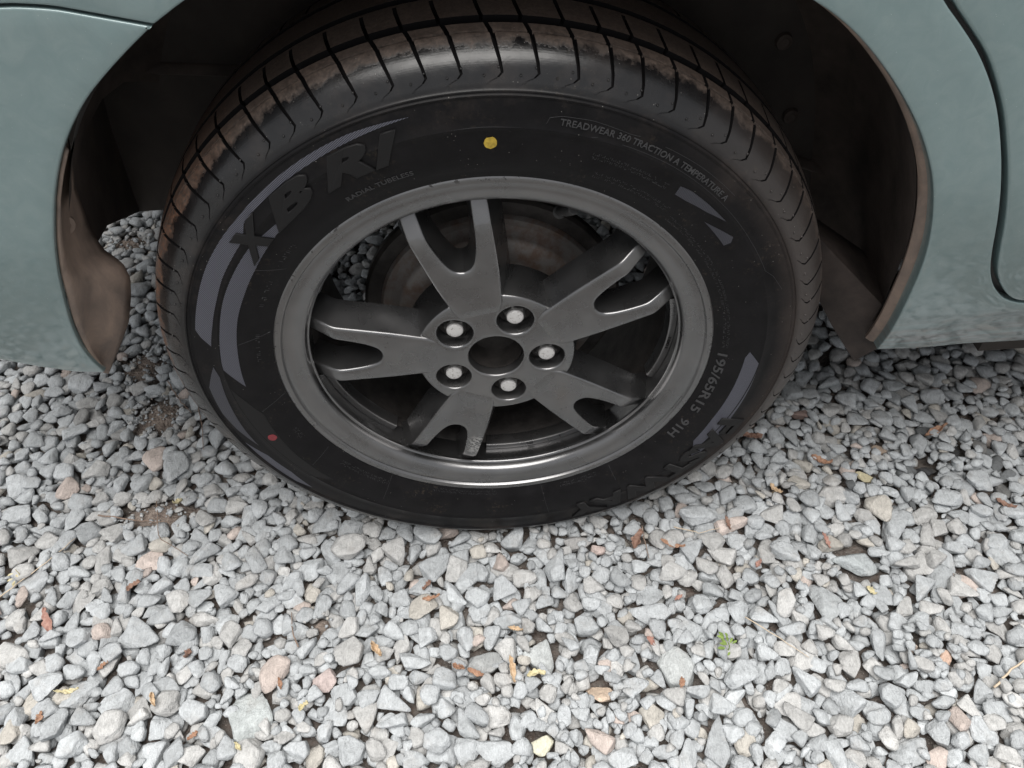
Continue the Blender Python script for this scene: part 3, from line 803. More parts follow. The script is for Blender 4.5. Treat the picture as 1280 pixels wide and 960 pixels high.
def sipe(y, r):                                   # (depth, half width) in mm
    if y > 86.5: return sipe(173 - y, r)
    if y > 62: return (0, 1.0)
    if y > 33: return (5.0 * max(0, min(1, (54 - y) / 6)), 1.3)
    if y > 24: return (6.0, 1.5)
    if y > 14: return (5.0, 1.5)
    if r > 291: return (float(np.interp(r, [291, 309], [1.5, 4.5])), float(np.interp(r, [291, 309], [.75, 1.5])))
    if r > 285.2: return (float(np.interp(r, [285.2, 287, 291], [0, 1.0, 1.3])), .55)
    return (0, .5)
NP = 72; cols_off = None
pitches = np.array([1 + .10 * math.sin(i * 1.7) for i in range(NP)]); pitches *= 360 / pitches.sum(); starts = np.r_[0, np.cumsum(pitches)[:-1]] + 1.2
V = []; NCOL = 12
for pi in range(NP):
    pw_ = pitches[pi]
    for j in range(NCOL):
        for k in range(nrow):
            y, r = full[k]; dp, hw = sipe(y, r); deg = math.degrees(1 / r)
            e = min(hw * deg, pw_ * .2)
            o4 = [-e - .22 * deg, -e + .12 * deg, e - .12 * deg, e + .22 * deg]
            if j < 4: o_ = o4[j]
            else: o_ = o4[3] + (pw_ - o4[3] + o4[0]) * (j - 3) / (NCOL - 3)
            dd_ = max(gdf[k], dp if j in (1, 2) else 0)
            a = R(starts[pi] + o_ + shift(y, r))
            yy, rr = y + Nn[k][0] * dd_, r + Nn[k][1] * dd_
            x_, z_ = rr * math.sin(a) / 1000, rr * math.cos(a) / 1000
            zmin = -WZ - .001
            if z_ < zmin: z_ = zmin + (z_ - zmin) * .15
            V.append((x_, yy / 1000, z_))
NC = NP * NCOL
F = []
for i in range(NC):
    j = (i + 1) % NC
    for k in range(nrow - 1): F.append((i * nrow + k, j * nrow + k, j * nrow + k + 1, i * nrow + k + 1))
tyre = mesh('tyre', V, F, RUBBER, WHEEL, True, None); fix_normals(tyre)
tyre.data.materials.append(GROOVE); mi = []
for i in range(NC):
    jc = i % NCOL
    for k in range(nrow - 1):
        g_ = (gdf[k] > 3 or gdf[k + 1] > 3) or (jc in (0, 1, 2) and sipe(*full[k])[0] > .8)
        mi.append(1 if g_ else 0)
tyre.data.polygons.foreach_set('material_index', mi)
tyre.data.set_sharp_from_angle(angle=R(38))
tag(tyre, 'black radial tyre with brown mud on its tread edge')

SY = np.array(side); _o = np.argsort(SY[:, 1])
def ysurf(r):                                     # sidewall face (metres) without the fine ridges
    return np.interp(np.asarray(r) * 1000, [203, 208.6, 211.5, 217, 224, 232, 240, 248, 254, 262, 270, 276, 283, 288.8, 291.5, 298], [2.5, -.5, -1.2, -4.2, -6.6, -8.4, -9.7, -10.5, -10.8, -10.7, -10.1, -9.3, -7.6, -5.4, -4.0, .2]) / 1000

# relief on the sidewall -------------------------------------------
def patch_on_tyre(name, poly, h, mat, step=.004):
    """poly: (angle deg, radius mm) outline, raised h above the sidewall, with side walls"""
    L = np.array([(R(a), r / 1000) for a, r in poly]); rm = L[:, 1].mean(); Q = np.stack([L[:, 0] * rm, L[:, 1]], 1)
    Q = dense(Q, step)
    def put(P, hh): return [(r * math.sin(s / rm), float(ysurf(r)) - hh, r * math.cos(s / rm)) for s, r in P]
    lo, hi = Q.min(0), Q.max(0)
    g = np.stack([m.ravel() for m in np.meshgrid(np.arange(lo[0], hi[0], step), np.arange(lo[1], hi[1], step))], 1)
    if len(g): g = g[inside(g, [Q])]
    if len(g): g = g[seg_dist(g, Q) > step * .4]
    allp = np.vstack([Q, g]) if len(g) else Q
    n = len(Q); res = delaunay_2d_cdt([Vector(p) for p in allp], [(i, (i + 1) % n) for i in range(n)], [], 0, 1e-8)
    vo = np.array([tuple(v) for v in res[0]]); tri = np.array([f for f in res[2] if len(f) == 3]); tri = tri[inside(vo[tri].mean(1), [Q])]
    V = put(vo, h) ; b = len(V); V += put(Q, h) + put(Q, -.0006)
    F = [tuple(t) for t in tri] + [(b + i, b + (i + 1) % n, b + n + (i + 1) % n, b + n + i) for i in range(n)]
    o = mesh(name, V, F, mat, WHEEL, True, None); fix_normals(o); o.data.set_sharp_from_angle(angle=R(30))
    s = sum(p.normal.y * p.area for p in o.data.polygons)
    if s > 0: o.data.flip_normals()
    return o
def band(a_out, a_in): return list(a_out) + list(a_in)[::-1]
H1 = .00025
patch_on_tyre('hatched_band', band([(-10.3, 270), (-20, 272), (-28, 271.5), (-37, 270.5), (-44.4, 270), (-49.6, 271), (-57.3, 272), (-66, 272), (-73.2, 272.5), (-75, 268)],
                                   [(-12.7, 269), (-20, 267), (-28, 265.5), (-37, 265), (-45, 264), (-48.3, 257), (-53.4, 257), (-58.6, 257.5), (-64.1, 257), (-71.1, 258), (-77, 260)]), H1, HATCH)
patch_on_tyre('hatched_band', band([(-38.2, 244), (-43, 246), (-49.6, 250), (-56.7, 251), (-63.9, 252), (-72.2, 252), (-79.4, 253), (-83.6, 254)],
                                   [(-38.2, 241), (-44.7, 239), (-53.6, 237), (-61.6, 237), (-68.5, 238), (-79.1, 238), (-89.5, 239)]), H1, HATCH)
patch_on_tyre('hatched_band', [(37.8, 247), (40, 249), (45, 249.5), (50.4, 250), (46, 244), (41, 240), (38.3, 239)], H1, HATCH_DIM)
patch_on_tyre('hatched_band', [(47.8, 237), (51, 241.5), (54.6, 247), (55.6, 243), (55.5, 237)], H1, HATCH_DIM)
patch_on_tyre('hatched_band', [(88.9, 242), (92.7, 254), (100, 255.5), (110, 257), (119.8, 262), (128, 262), (121.9, 243), (113, 240), (104.8, 239.5), (97, 239), (90.8, 239)], H1, HATCH)
patch_on_tyre('hatched_band', [(-106.8, 277), (-113.5, 279), (-121.6, 279), (-128, 272), (-120.7, 267), (-113, 268)], H1, HATCH)
patch_on_tyre('hatched_band', [(-89.2, 273), (-97.5, 274.5), (-102.8, 272), (-109, 266), (-103.3, 265), (-94.7, 262), (-86, 259), (-83.0, 262)], H1, HATCH_DIM)
patch_on_tyre('smooth_blade', [(-89.5, 254), (-99, 256), (-112.5, 257), (-124.2, 256), (-129.6, 244), (-114.4, 242), (-99.7, 237), (-94, 246)], H1, LETTER)

def put_text(txt, a0, r0, size, name='lettering', bold=0.0, h=.00045, width=1.0, mat=None, slant=0.0, gap=None, span=None):
    """text standing on radius r0 (mm), running clockwise from angle a0 (deg); span: fit to that many degrees"""
    cu = bpy.data.curves.new('t', 'FONT'); cu.body = txt; cu.size = size / 1000 * 1.42; cu.offset = bold / 1000; cu.extrude = h; cu.resolution_u = 3
    if size > 15: cu.bevel_depth = .0004; cu.bevel_resolution = 0
    if gap: cu.space_character = gap
    ob = bpy.data.objects.new('t', cu); COL.objects.link(ob)
    dg = bpy.context.evaluated_depsgraph_get(); me = bpy.data.meshes.new_from_object(ob.evaluated_get(dg))
    bpy.data.objects.remove(ob); bpy.data.curves.remove(cu)
    n = len(me.vertices); co = np.empty(n * 3); me.vertices.foreach_get('co', co); co = co.reshape(-1, 3)
    rm = (r0 + size / 2) / 1000
    x = co[:, 0] - co[:, 0].min(); x = x + co[:, 1] * slant
    if span: x = x * (R(span) * rm / x.max())
    else: x = x * width
    a = R(a0) + x / rm; r = r0 / 1000 + co[:, 1]
    y = ysurf(r) - (co[:, 2] + h) * 1.0
    new = np.stack([r * np.sin(a), y, r * np.cos(a)], 1)
    me.vertices.foreach_set('co', new.ravel()); me.materials.clear(); me.materials.append(mat or LETTER); me.update()
    o = bpy.data.objects.new(name, me); link(o, WHEEL)
    fix_normals(o)
    return o
for ch, a0, sp_ in (('X', -52.6, 10.6), ('B', -42.4, 12.6), ('R', -29.0, 10.6), ('I', -18.8, 6.0)):
    put_text(ch, a0, 241, 22.5, bold=1.5, h=.0008, span=sp_, slant=.38)
put_text('FASTWAY', 111.5, 250, 22, bold=1.2, h=.0008, span=52, slant=-.1)
put_text('195/65R15', 90.3, 214, 8.5, bold=.12, h=.0004, span=22.5, mat=EDGELINE)
put_text('91H', 116.5, 214.5, 8.5, bold=.12, h=.0004, span=7.5, mat=EDGELINE)
put_text('TREADWEAR 360 TRACTION A TEMPERATURE A', 12.8, 259.5, 5.0, bold=.05, h=.00035, span=33.6, mat=EDGELINE)
put_text('RADIAL TUBELESS', -27.7, 223.5, 4.0, bold=.03, h=.0003, span=14.5, mat=EDGELINE)
# fine mould lines
def line_on_tyre(pts, w=.45, h=.0003, name='mould_line'):
    P = np.array([(R(a), r / 1000) for a, r in pts]); rm = P[:, 1].mean(); Q = dense(np.stack([P[:, 0] * rm, P[:, 1]], 1), .004, False)
    T = np.gradient(Q, axis=0); T /= np.linalg.norm(T, axis=1)[:, None]; N = np.stack([-T[:, 1], T[:, 0]], 1) * w / 2000
    V = []
    for (s, r), (ns, nr) in zip(Q, N):
        for e, hh in ((-1, -.0003), (0, h), (1, -.0003)):
            rr = r + e * nr; a = (s + e * ns) / rm; V.append((rr * math.sin(a), float(ysurf(rr)) - hh, rr * math.cos(a)))
    F = []
    for i in range(len(Q) - 1):
        for k in range(2): F.append((i * 3 + k, i * 3 + 3 + k, i * 3 + 4 + k, i * 3 + 1 + k))
    return fix_normals(mesh(name, V, F, EDGELINE, WHEEL, True, None))
for a1, r1, a2, r2 in ((-54, 236, -51.4, 215), (-76.3, 237, -72.7, 210), (-98.8, 237, -95.3, 208), (-121.8, 241, -120.1, 213), (-144.8, 243, -143, 208), (168.7, 208, 168.8, 262), (146, 211, 147, 232)):
    line_on_tyre([(a1, r1), (a2, r2)], .5)
line_on_tyre([(10.7, 259), (11.1, 264), (13, 266), (17.8, 267), (24.3, 265.5), (26, 266.5)])
line_on_tyre([(-11, 254), (0, 255), (10.6, 254.3), (18, 254), (19.5, 256)]); line_on_tyre([(23.9, 256), (34, 257), (48.1, 257), (58, 257), (66, 258), (68, 263), (72, 268)])
line_on_tyre([(30.6, 267), (38, 268), (46.9, 268)])
def wash_text(a0, r0, span_, n, sz, rows):
    """rows of moulded marks too fine to read, as small raised ticks"""
    V = []; F = []
    for row in range(rows):
        a = a0
        while a < a0 + span_:
            r = (r0 + row * sz * 1.7) / 1000; hh = sz / 1000; wd = sz * random.uniform(.15, .6) / 1000
            kind_ = random.random(); cs = []
            if kind_ < .5: cs = [(0, 0), (wd * .35, 0), (wd * .35, hh), (0, hh)]
            elif kind_ < .75: cs = [(0, hh * .75), (wd, hh * .75), (wd, hh), (0, hh)]
            else: cs = [(0, 0), (wd, 0), (wd, hh * .3), (0, hh * .3)]
            b = len(V)
            for s, t in cs:
                rr = r + t; aa = R(a) + s / r; V.append((rr * math.sin(aa), float(ysurf(rr)) - .0003, rr * math.cos(aa)))
            F.append((b, b + 1, b + 2, b + 3)); a += math.degrees(sz * random.uniform(.5, .95) / r0)
            if random.random() < .12: a += math.degrees(sz * 1.2 / r0)
    o = mesh('fine_moulding', V, F, EDGELINE, WHEEL, False); o['kind'] = 'stuff'
    return o
for t_ in ((-143, 216, 16, 0, 2.0, 2), (-155.5, 213, 0, 0, 0, 0), (183, 211, 20, 0, 1.6, 2), (151, 212, 12, 0, 1.7, 2), (22, 222, 18, 0, 2.0, 2), (20, 238, 16, 0, 2.0, 2), (42, 216, 46, 0, 2.0, 2), (-64, 219.5, 8, 0, 3.2, 1), (-82, 219, 9, 0, 3.2, 1), (-49.6, 221, 6, 0, 3.2, 1), (-112, 219, 4, 0, 1.8, 2)):
    if t_[2]: wash_text(*t_)
def dot_on_tyre(name, a, r, rad, mat, lab):
    pts = [(a + math.degrees(rad * math.cos(t) * random.uniform(.9, 1.05) / r), r + rad * math.sin(t) * random.uniform(.9, 1.05)) for t in np.linspace(0, 2 * math.pi, 20, endpoint=False)]
    o = patch_on_tyre(name, pts, .0006, mat, .002); o['label'] = lab
dot_on_tyre('paint_dot', 1.8, 242, 5.0, YELLOW, 'yellow paint dot above the rim')
dot_on_tyre('paint_dot', -107.8, 246, 4.6, RED, 'red paint dot low on the sidewall')
# little rubber vent stubs on the shoulder
def vent(a, r):
    y0 = float(ysurf(r / 1000)); V = []; n = 6
    for k, (rad, h) in enumerate(((1.0, -.0005), (.9, .0008), (.3, .0011))):
        for i in range(n):
            t = 2 * math.pi * i / n; aa = R(a) + rad * math.cos(t) / r; rr = (r + rad * math.sin(t)) / 1000; V.append((rr * math.sin(aa), y0 - h, rr * math.cos(aa)))
    F = [(k * n + i, k * n + (i + 1) % n, (k + 1) * n + (i + 1) % n, (k + 1) * n + i) for k in range(2) for i in range(n)] + [tuple(range(2 * n, 3 * n))]
    return V, F
V = []; F = []
for a in range(-90, 91, 5):
    for r, o_ in ((290, 1.2), (294.5, 3.2)):
        v_, f_ = vent(a + o_, r); b = len(V); V += v_; F += [tuple(b + i for i in f) for f in f_]
o = fix_normals(mesh('vent_stubs', V, F, RUBBER, WHEEL, True, None)); o['kind'] = 'stuff'

# rim ---------------------------------------------------------------
mm = lambda L: [(y / 1000, r / 1000) for y, r in L]
revolve('rim', mm([(14, 201), (6, 204.5), (4.0, 207.6), (1.8, 208.6), (.2, 208.0), (-.7, 206.6), (-.8, 204.8), (0, 201.6), (1.6, 200.9), (2.5, 200.2), (2.3, 199.2), (2.7, 195), (4.6, 188), (6.2, 184.4), (8.0, 182.0), (10, 180.6), (13, 179.8), (15.5, 179.4), (16.6, 178.0), (17.6, 177.6), (20, 178.6), (23, 180.6),
            (36, 181.4), (47, 181.0), (47, 185), (30, 186), (20, 190)]), ALLOY, WHEEL, 256, True, sharp=28)

revolve('barrel', mm([(46.5, 180.8), (52, 176.5), (60, 174), (110, 172), (140, 175), (168, 180), (172, 190), (178, 201), (174, 206), (168, 203), (160, 188), (130, 180), (60, 179), (48, 183)]), DARKIRON, WHEEL, 192, True)
# spokes: five Y shapes, the nuts sit between them
PK_R, PK = 50.0, 17.2
def half_width(u_): return np.interp(u_, [44, 66, 80, 100, 125, 152, 185], [19, 23.6, 26.2, 29.6, 33.0, 36.4, 39.5])
def spoke_outline():
    pts = []
    c = np.array((PK_R * math.cos(R(36)), PK_R * math.sin(R(36))))
    # right flank from base outwards, around the nut pocket
    base = [(44, 11.2)]
    arc = []
    for t in np.linspace(R(-62), R(-2), 9): pass
    fl = [(u_, float(half_width(u_))) for u_ in np.linspace(66, 185, 30)]
    a_start = math.atan2(13.0 - c[1], 46 - c[0]); a_end = math.atan2(fl[0][1] - c[1], fl[0][0] - c[0])
    for t in np.linspace(0, 1, 10):
        aa = a_start + ((a_end - a_start + math.pi) % (2 * math.pi) - math.pi) * t; rr = PK + 1.3 + (np.hypot(fl[0][0] - c[0], fl[0][1] - c[1]) - PK - 1.3) * max(0, (t - .65) / .35) ** 1.3
        arc.append((c[0] + rr * math.cos(aa), c[1] + rr * math.sin(aa)))
    right = base + arc + fl[1:]
    notch = [(185, 24.6), (152, 20.8), (140, 18.6), (128, 15.6), (120, 12.8), (114, 9.6), (110.5, 5.2), (109.4, 0)]
    notch = chaikin(notch, 2, False).tolist()
    L = [tuple(p) for p in right] + [tuple(p) for p in notch]
    L = L + [(u_, -v_) for u_, v_ in L[::-1][1:]]
    return np.array(L)
SO = dense(spoke_outline(), 2.2) / 1000
def spoke_y(P):                                   # local frame: P = (lateral, radial)
    P = np.atleast_2d(P); u_ = P[:, 1] * 1000
    y = np.interp(u_, [40, 56, 62, 148, 152, 156, 186], [11.6, 10.2, 9.2, 8.6, 8.9, 10.4, 28.5])
    return y / 1000
def spoke_draft(L):                               # flanks splay out towards the back, the fork and the foot stay steep
    lat, rad = abs(L[:, 0]) * 1000, L[:, 1] * 1000
    flank = np.clip((lat - np.interp(rad, [44, 109, 125, 152, 185], [10, 16, 24.5, 28.8, 32])) / 3.0, 0, 1)
    return (.0045 + (.0095 - .0045) * flank) * np.clip((rad - 52) / 26, .12, 1)
def make_spoke():
    loop = SO[:, ::-1].copy()                     # (lateral x, radial z)
    return plate('spoke', [loop], spoke_y, ALLOY, WHEEL, bevel=.0027, depth=.030, draft=spoke_draft, grid=.0045, nb=4, sharp=60)
sp0 = make_spoke()
for k in range(5):
    o = sp0 if k == 0 else sp0.copy()
    if k: COL.objects.link(o)
    o.rotation_euler = (0, R(-11.8 + 72 * k), 0)
# hub with bore and nut pockets
th = np.linspace(0, 2 * math.pi, 240, endpoint=False)
def hub_r(t):
    d_ = (np.degrees(t) - 24.2 + 36) % 72 - 36     # angle from nearest nut
    return np.where(abs(d_) < 17, 77.0, np.where(abs(d_) < 22, 77 - (abs(d_) - 17) * 1.4, 70.0)) / 1000
hr = hub_r(th); outer = np.stack([hr * np.sin(th), hr * np.cos(th)], 1)
circ = lambda cx, cz, r_, n: np.stack([cx + r_ * np.cos(np.linspace(0, 2 * math.pi, n, endpoint=False)), cz + r_ * np.sin(np.linspace(0, 2 * math.pi, n, endpoint=False))], 1)
NUTS = [R(24.05 + 72 * k) for k in range(5)]
holes = [circ(0, 0, .0268, 72)] + [circ(.050 * math.sin(a), .050 * math.cos(a), PK / 1000, 48) for a in NUTS]
plate('hub', [outer] + holes, lambda P: .0100 + 0 * np.atleast_2d(P)[:, 0] + .0016 * np.clip((np.hypot(np.atleast_2d(P)[:, 0], np.atleast_2d(P)[:, 1]) - .062) / .014, 0, 1), ALLOY, WHEEL, bevel=.0022, depth=.036, draft=.009, grid=.004, nb=3, sharp=45, holes_depth=.026)
back = np.linspace(0, 2 * math.pi, 96, endpoint=False)
revolve('hub_back', mm([(30, 76), (33, 60), (34, 28), (26, 26.2), (20, 25.6), (34, 25.2), (42, 22), (44, 0.5)]), DARKIRON, WHEEL, 96)
# stamped arc ribs between the spokes
for k in range(5):
    a = -11.8 + 72 * k
    o = revolve('barrel_rib', mm([(38.5, 181.9), (37.4, 180.8), (37.2, 176), (37.8, 174.2), (39.4, 173.4), (52, 173.0), (52, 181.9)]), ALLOY, WHEEL, 40, True, a + 18, a + 54, 30)
def stamp(txt, a0, r0, size, y0, span_):
    o = put_text(txt, a0, r0, size, 'stamped_mark', bold=.08, h=.0003, span=span_, mat=STAMP)
    for v_ in o.data.vertices: v_.co.y = y0
    return o
for tx, a_, sp_ in (('JWL', 168.5, 2.6), ('J', 157.5, .7), ('1001', 95.0, 5.0)):
    stamp(tx, a_, 175.8, 3.2, .0369, sp_)
# nuts
hexp = [(10.6 * math.cos(R(60 * i)), 10.6 * math.sin(R(60 * i))) for i in range(6)]
def nut_mesh():
    V = []; F = []; n = 48
    def ringv(rf, y):
        b = len(V)
        for i in range(n):
            t = 2 * math.pi * i / n; V.append((rf(t) * math.cos(t) / 1000, y / 1000, rf(t) * math.sin(t) / 1000))
        return b
    hexr = lambda t: 9.3 / math.cos((t % (math.pi / 3)) - math.pi / 6)
    rs = [ringv(lambda t: 11.5, 30), ringv(lambda t: 11.3, 26.5), ringv(hexr, 25.5), ringv(hexr, 17.0), ringv(lambda t: min(hexr(t), 9.4), 15.9), ringv(lambda t: 8.9, 15.3), ringv(lambda t: 8.7, 14.6)]
    for a, b in zip(rs[:-1], rs[1:]):
        for i in range(n): F.append((a + i, a + (i + 1) % n, b + (i + 1) % n, b + i))
    return V, F
def cap_mesh():
    V = []; F = []; n = 32; P_ = [(8.2, 15.2), (8.0, 13.4), (7.4, 12.6), (6.0, 12.2), (3.0, 11.9), (.02, 11.85)]
    for r_, y in P_:
        for i in range(n): t = 2 * math.pi * i / n; V.append((r_ * math.cos(t) / 1000, y / 1000, r_ * math.sin(t) / 1000))
    for k in range(len(P_) - 1):
        for i in range(n): F.append((k * n + i, k * n + (i + 1) % n, (k + 1) * n + (i + 1) % n, (k + 1) * n + i))
    return V, F
nm = mesh('lug_nut', *nut_mesh(), NUT, WHEEL, True, None); fix_normals(nm); nm.data.set_sharp_from_angle(angle=R(30))
# the pale end face is part of the nut: joined as a second material
cv, cf = cap_mesh(); bm = bmesh.new(); bm.from_mesh(nm.data); vs_ = [bm.verts.new(v_) for v_ in cv]
for f in cf: ff = bm.faces.new([vs_[i] for i in f]); ff.material_index = 1; ff.smooth = True
bmesh.ops.recalc_face_normals(bm, faces=bm.faces); bm.to_mesh(nm.data); bm.free(); nm.data.materials.append(NUTCAP)
for k, a in enumerate(NUTS):
    o = nm if k == 0 else nm.copy()
    if k: COL.objects.link(o)
    o.location = (.050 * math.sin(a), .002, .050 * math.cos(a)); o.rotation_euler = (0, random.uniform(0, 1), 0)
# pocket floors
for a in NUTS:
    o = revolve('nut_seat', mm([(26, 17.6), (28, 14), (30, 9)]), DARKIRON, WHEEL, 32); o.location = (.050 * math.sin(a), 0, .050 * math.cos(a))
# valve stem
vst = revolve('valve_stem', mm([(-20, .02), (-20, 3.4), (-19, 4.6), (-2, 4.8), (-1.5, 3.0), (0, 3.0), (4, 3.4), (14, 4.2), (15, 6)]), simple('valve_rubber', (.03, .03, .03), .6), WHEEL, 20)
av = R(24.5); vst.location = (.163 * math.sin(av), .033, .163 * math.cos(av)); vst.rotation_euler = (R(-40), R(24), 0)
# brake drum with backing plate
drum = revolve('brake_drum', mm([(52, 28), (50, 34), (56, 62), (57, 69), (61, 71.5), (66, 73), (67, 93), (69, 96), (72, 97.5), (75, 98.6), (79.5, 105), (79, 112), (83, 114.5), (100, 115)]), RUSTY, WHEEL, 128)
revolve('backing_plate', mm([(84, 113), (82, 121), (83, 128), (87, 131), (95, 131), (105, 126), (112, 100), (116, 30)]), DARKIRON, WHEEL, 128)

# ------------------------------------------------------------------ leaf litter, twigs and weeds on the gravel
def leaf(x, y, length, width, rotz, col, label, curl=.35, tilt=(0, 0), lift=.003):
    n, mth = 16, 9; V = []; F = []; rr_ = random.Random(int(abs(x * 7919 + y * 104729) * 1000)); ph_ = rr_.uniform(0, 6); fold = rr_.uniform(.3, 1.1); bend = rr_.uniform(-1.2, 1.2)
    tear = [rr_.uniform(.45, 1.1) if rr_.random() < .45 else 1.0 for _ in range(2 * n)]
    for i in range(n):
        t = i / (n - 1); w_l = width * (math.sin(math.pi * min(.985, max(.015, t))) ** rr_.choice((.6, .75))) * (1 + .18 * math.sin(t * 9 + ph_))
        for j in range(mth):
            s = (j / (mth - 1) - .5) * 2; e = tear[2 * i + (s > 0)] if abs(s) > .6 else 1.0
            zz = fold * width * .55 * abs(s) ** 1.4 * (1 + .5 * math.sin(t * 7 + ph_ + s)) + .16 * length * math.sin(t * 3.1 + ph_) + .0012 * math.sin(t * 23 + s * 5)
            V.append(((t - .5) * length, s * e * w_l / 2 * (1 - .25 * fold) + bend * length * .18 * (t - .5) ** 2 * 2, zz * (.6 + curl)))
    for i in range(n - 1):
        for j in range(mth - 1): F.append((i * mth + j, (i + 1) * mth + j, (i + 1) * mth + j + 1, i * mth + j + 1))
    o = mesh('dry_leaf', V, F, LEAF[col], None, True, None)
    md = o.modifiers.new('solid', 'SOLIDIFY'); md.thickness = .0005
    o.location = (x, y, top(x, y) + lift); o.rotation_euler = (tilt[0], tilt[1], rotz)
    return tag(o, label, 'leaf', 'dry leaves scattered on the gravel')
LV = [(-.547, -.081, .034, .012, 1.9, 'red', 'long reddish brown leaf lying upright at the left edge of the gravel'),
      (-.394, -.186, .020, .008, 2.0, 'tan', 'forked tan leaf scrap low on the left, above the orange scrap'),
      (-.156, -.145, .024, .011, 2.2, 'tan', 'folded tan leaf scrap left of centre, beside the rose-grey stone'),
      (-.100, -.070, .016, .007, 1.0, 'brown', 'small brown leaf crumb just below the tyre, left of centre'),
      (-.095, -.089, .024, .007, 0.1, 'orange', 'orange-brown leaf curl below the tyre, left of centre'),
      (-.063, -.174, .020, .009, 2.6, 'orange', 'left one of two orange-brown leaf scraps under the dark rough stone'),
      (-.046, -.178, .022, .008, 2.7, 'orange', 'right one of two orange-brown leaf scraps under the dark rough stone'),
      (-.006, -.178, .030, .009, 1.8, 'tan', 'upright tan and orange leaf strip near the bottom centre'),
      (.020, -.185, .022, .009, 0.0, 'yellow', 'pale yellow flat leaf scrap near the bottom centre'),
      (.001, -.131, .018, .007, 2.9, 'tan', 'small peach leaf scrap between grey stones at centre'),
      (.158, -.026, .026, .016, .9, 'brown', 'crumpled dark brown leaf beside the foot of the tyre'),
      (.197, -.040, .034, .008, 2.7, 'orange', 'long thin brown leaf strip right of the foot of the tyre'),
      (.151, -.156, .014, .009, 2.3, 'red', 'pinkish brown leaf fragment right of centre'),
      (.174, -.206, .012, .008, 1.4, 'orange', 'small curled orange leaf at the bottom, right of centre'),
      (.192, -.105, .012, .006, .5, 'red', 'tiny pink-brown leaf fragment below the tyre on the right'),
      (.295, -.070, .012, .007, .7, 'red', 'tiny red leaf chip on the bright gravel right of the tyre'),
      (.580, .106, .040, .011, .35, 'orange', 'curled orange leaf lying on a stone in the shade at right'),
      (.415, .070, .030, .013, 2.6, 'orange', 'bright orange crumpled leaf in the shade right of the tyre'),
      (.341, .028, .020, .011, 2.0, 'tan', 'ochre leaf scrap close to the tyre on the right'),
      (.382, -.048, .022, .007, 1.8, 'red', 'thin upright pinkish leaf on the gravel at right'),
      (.621, -.011, .026, .010, 2.4, 'brown', 'brown curled leaf at the right edge of the gravel'),
      (.414, -.114, .016, .009, 2.6, 'yellow', 'pale yellow folded leaf on the gravel at right'),
      (-.464, -.140, .016, .006, .5, 'orange', 'small orange leaf chip on the left, right of the pale yellow strip'),
      (-.496, -.166, .026, .007, .2, 'yellow', 'pale yellow leaf strip low on the left'),
      (-.514, -.195, .016, .008, 1.5, 'orange', 'orange leaf scrap near the bottom left corner'),
      (-.370, -.133, .013, .008, 1.5, 'brown', 'brown rounded leaf fragment on the left gravel'),
      (-.344, -.224, .013, .007, .8, 'orange', 'orange leaf chip at the bottom, left of the long blue-grey stone'),
      (-.293, -.239, .011, .006, 2.2, 'yellow', 'tiny yellow leaf chip at the bottom left'),
      (-.259, -.176, .014, .006, 1.9, 'orange', 'small orange-yellow leaf sliver beside the long slanting stone'),
      (-.229, -.204, .013, .008, .7, 'yellow', 'small yellow leaf chip at the bottom, left of centre'),
      (-.455, -.044, .020, .009, .6, 'brown', 'reddish brown leaf tuft on the left gravel below the bare soil'),
      (-.430, .075, .013, .007, .6, 'yellow', 'small yellow leaf on the bare soil left of the tyre'),
      (.335, .115, .026, .014, 2.6, 'brown', 'dark crumpled leaf in the shade close to the tyre at right'),
      (.27, -.015, .018, .006, 1.9, 'brown', 'thin brown leaf sliver close to the tyre, lower right')]
for x, y, L_, W_, rz, col, lab in LV: leaf(x, y, L_ * .88, W_ * .9, rz, col, lab, random.uniform(.2, .6), (random.uniform(-.3, .3), random.uniform(-.25, .25)))

def twig(pts, rad, col, label):
    V = []; F = []; n = 6; P_ = []
    for (x, y, dz) in pts: P_.append(np.array((x, y, top(x, y) + dz)))
    P_ = np.array(P_); Z = P_[:, 2]; 
    Q = resample(P_, 14); Q[:, 2] += rad; Q[1:-1] += rng.normal(0, rad * .5, (12, 3))
    for i, q_ in enumerate(Q):
        t = Q[min(i + 1, 13)] - Q[max(i - 1, 0)]; t /= np.linalg.norm(t); s = np.cross(t, (0, 0, 1)); s /= np.linalg.norm(s); w_t = np.cross(s, t)
        rr = rad * (1 - .5 * i / 13)
        for k in range(n): a = 2 * math.pi * k / n; V.append(q_ + s * rr * math.cos(a) + w_t * rr * math.sin(a))
    for i in range(13):
        for k in range(n): F.append((i * n + k, i * n + (k + 1) % n, (i + 1) * n + (k + 1) % n, (i + 1) * n + k))
    F += [tuple(range(n))[::-1], tuple(13 * n + k for k in range(n))]
    o = fix_normals(mesh('twig', V, F, LEAF[col], None, True, None))
    c0 = Q.mean(0); o.data.transform(Matrix.Translation(-Vector(c0))); o.location = c0
    return tag(o, label, 'twig', 'twigs and straws on the gravel')
twig([(-.53, .062, .002), (-.47, .050, .002), (-.435, .045, .001)], .0011, 'twig', 'brown twig lying across the bare soil left of the tyre')
twig([(-.62, -.045, .002), (-.575, .0, .002), (-.55, .03, .002)], .0008, 'straw', 'thin pale twig slanting on the left gravel')
twig([(-.46, .08, .001), (-.44, .02, .002), (-.40, -.005, .001)], .0007, 'twig', 'thin dark twig running down from the bare soil patch')
twig([(-.44, .24, .001), (-.425, .20, .002), (-.415, .16, .001)], .0008, 'twig', 'thin twig hanging over stones behind the bumper corner')
twig([(-.245, -.135, .001), (-.255, -.115, .002), (-.26, -.09, .001)], .0009, 'twig', 'short reddish twig among stones left of centre')
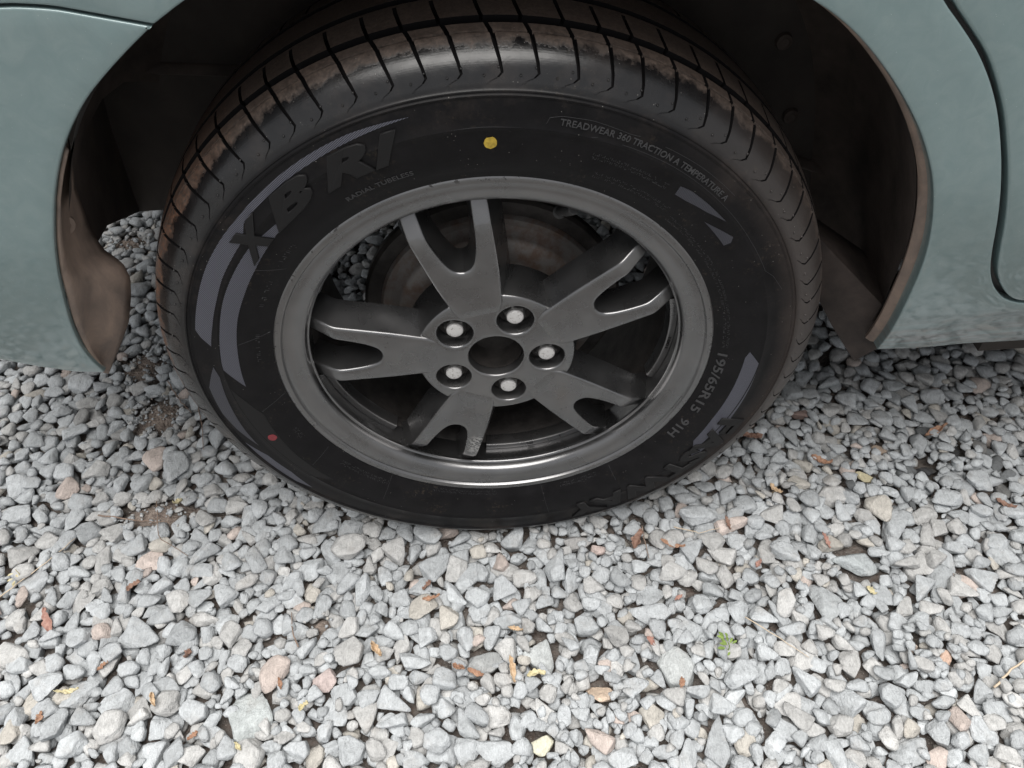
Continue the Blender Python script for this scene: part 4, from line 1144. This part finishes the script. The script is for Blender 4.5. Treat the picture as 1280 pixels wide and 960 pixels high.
twig([(.50, -.232, .003), (.545, -.205, .005), (.585, -.19, .003)], .0013, 'straw', 'pale straw stalk at the right edge of the gravel')
twig([(.262, -.135, .002), (.295, -.165, .003), (.32, -.185, .002)], .0007, 'straw', 'thin arching straw between stones at lower right')
twig([(.205, -.012, .002), (.235, -.022, .003), (.26, -.020, .002)], .0007, 'straw', 'short bent straw near the tyre foot at right')
twig([(.165, -.01, .003), (.166, -.03, .004), (.168, -.05, .002)], .0008, 'twig', 'short upright twig beside the crumpled dark brown leaf')
twig([(-.50, .30, .001), (-.47, .255, .002), (-.45, .235, .001)], .0010, 'twig', 'dark twig in the shade between bumper and tyre')

def weed(x, y, label, col, n=9, size=.010):
    root = empty('weed', (x, y, top(x, y) - .004)); tag(root, label, 'weed')
    V = []; F = []
    for k in range(n):
        a = random.uniform(0, 6.28); d_ = random.uniform(.2, 1) * size * 1.1; h_ = random.uniform(.004, .014); L_ = size * random.uniform(.5, .9); W_ = L_ * .45
        u_ = np.array((math.cos(a), math.sin(a), random.uniform(-.2, .4))); s_v = np.array((-math.sin(a), math.cos(a), 0)); c = np.array((math.cos(a) * d_ * .5, math.sin(a) * d_ * 1.3, h_))
        prof_ = [(0, .05), (.25, .75), (.55, 1), (.8, .7), (1, .05)]; V = []; F = []
        for t, w_l in prof_:
            V += [c + u_ * L_ * t - s_v * W_ * w_l / 2 + (0, 0, .001 * w_l), c + u_ * L_ * t, c + u_ * L_ * t + s_v * W_ * w_l / 2 + (0, 0, .001 * w_l)]
        for i in range(4):
            for j in range(2): F.append((i * 3 + j, i * 3 + 3 + j, i * 3 + 4 + j, i * 3 + 1 + j))
        mesh('leaf', V, F, LEAF[col], root, True, None)
    st = [(0, 0, 0), (.001, .002, .006), (-.001, .004, .012)]; V = []; F = []
    for q_ in st:
        for k in range(5): V.append((q_[0] + .0006 * math.cos(k * 1.2566), q_[1] + .0006 * math.sin(k * 1.2566), q_[2]))
    for i in range(2):
        for k in range(5): F.append((i * 5 + k, i * 5 + (k + 1) % 5, i * 5 + 5 + (k + 1) % 5, i * 5 + 5 + k))
    mesh('stem', V, F, LEAF[col], root, True, None)
weed(.234, -.172, 'small green weed sprouting between stones at lower right', 'green', 11, .011)
weed(-.603, -.019, 'tiny yellow-green sprig at the left edge of the gravel', 'yellow', 6, .008)
bpy.context.view_layer.update()
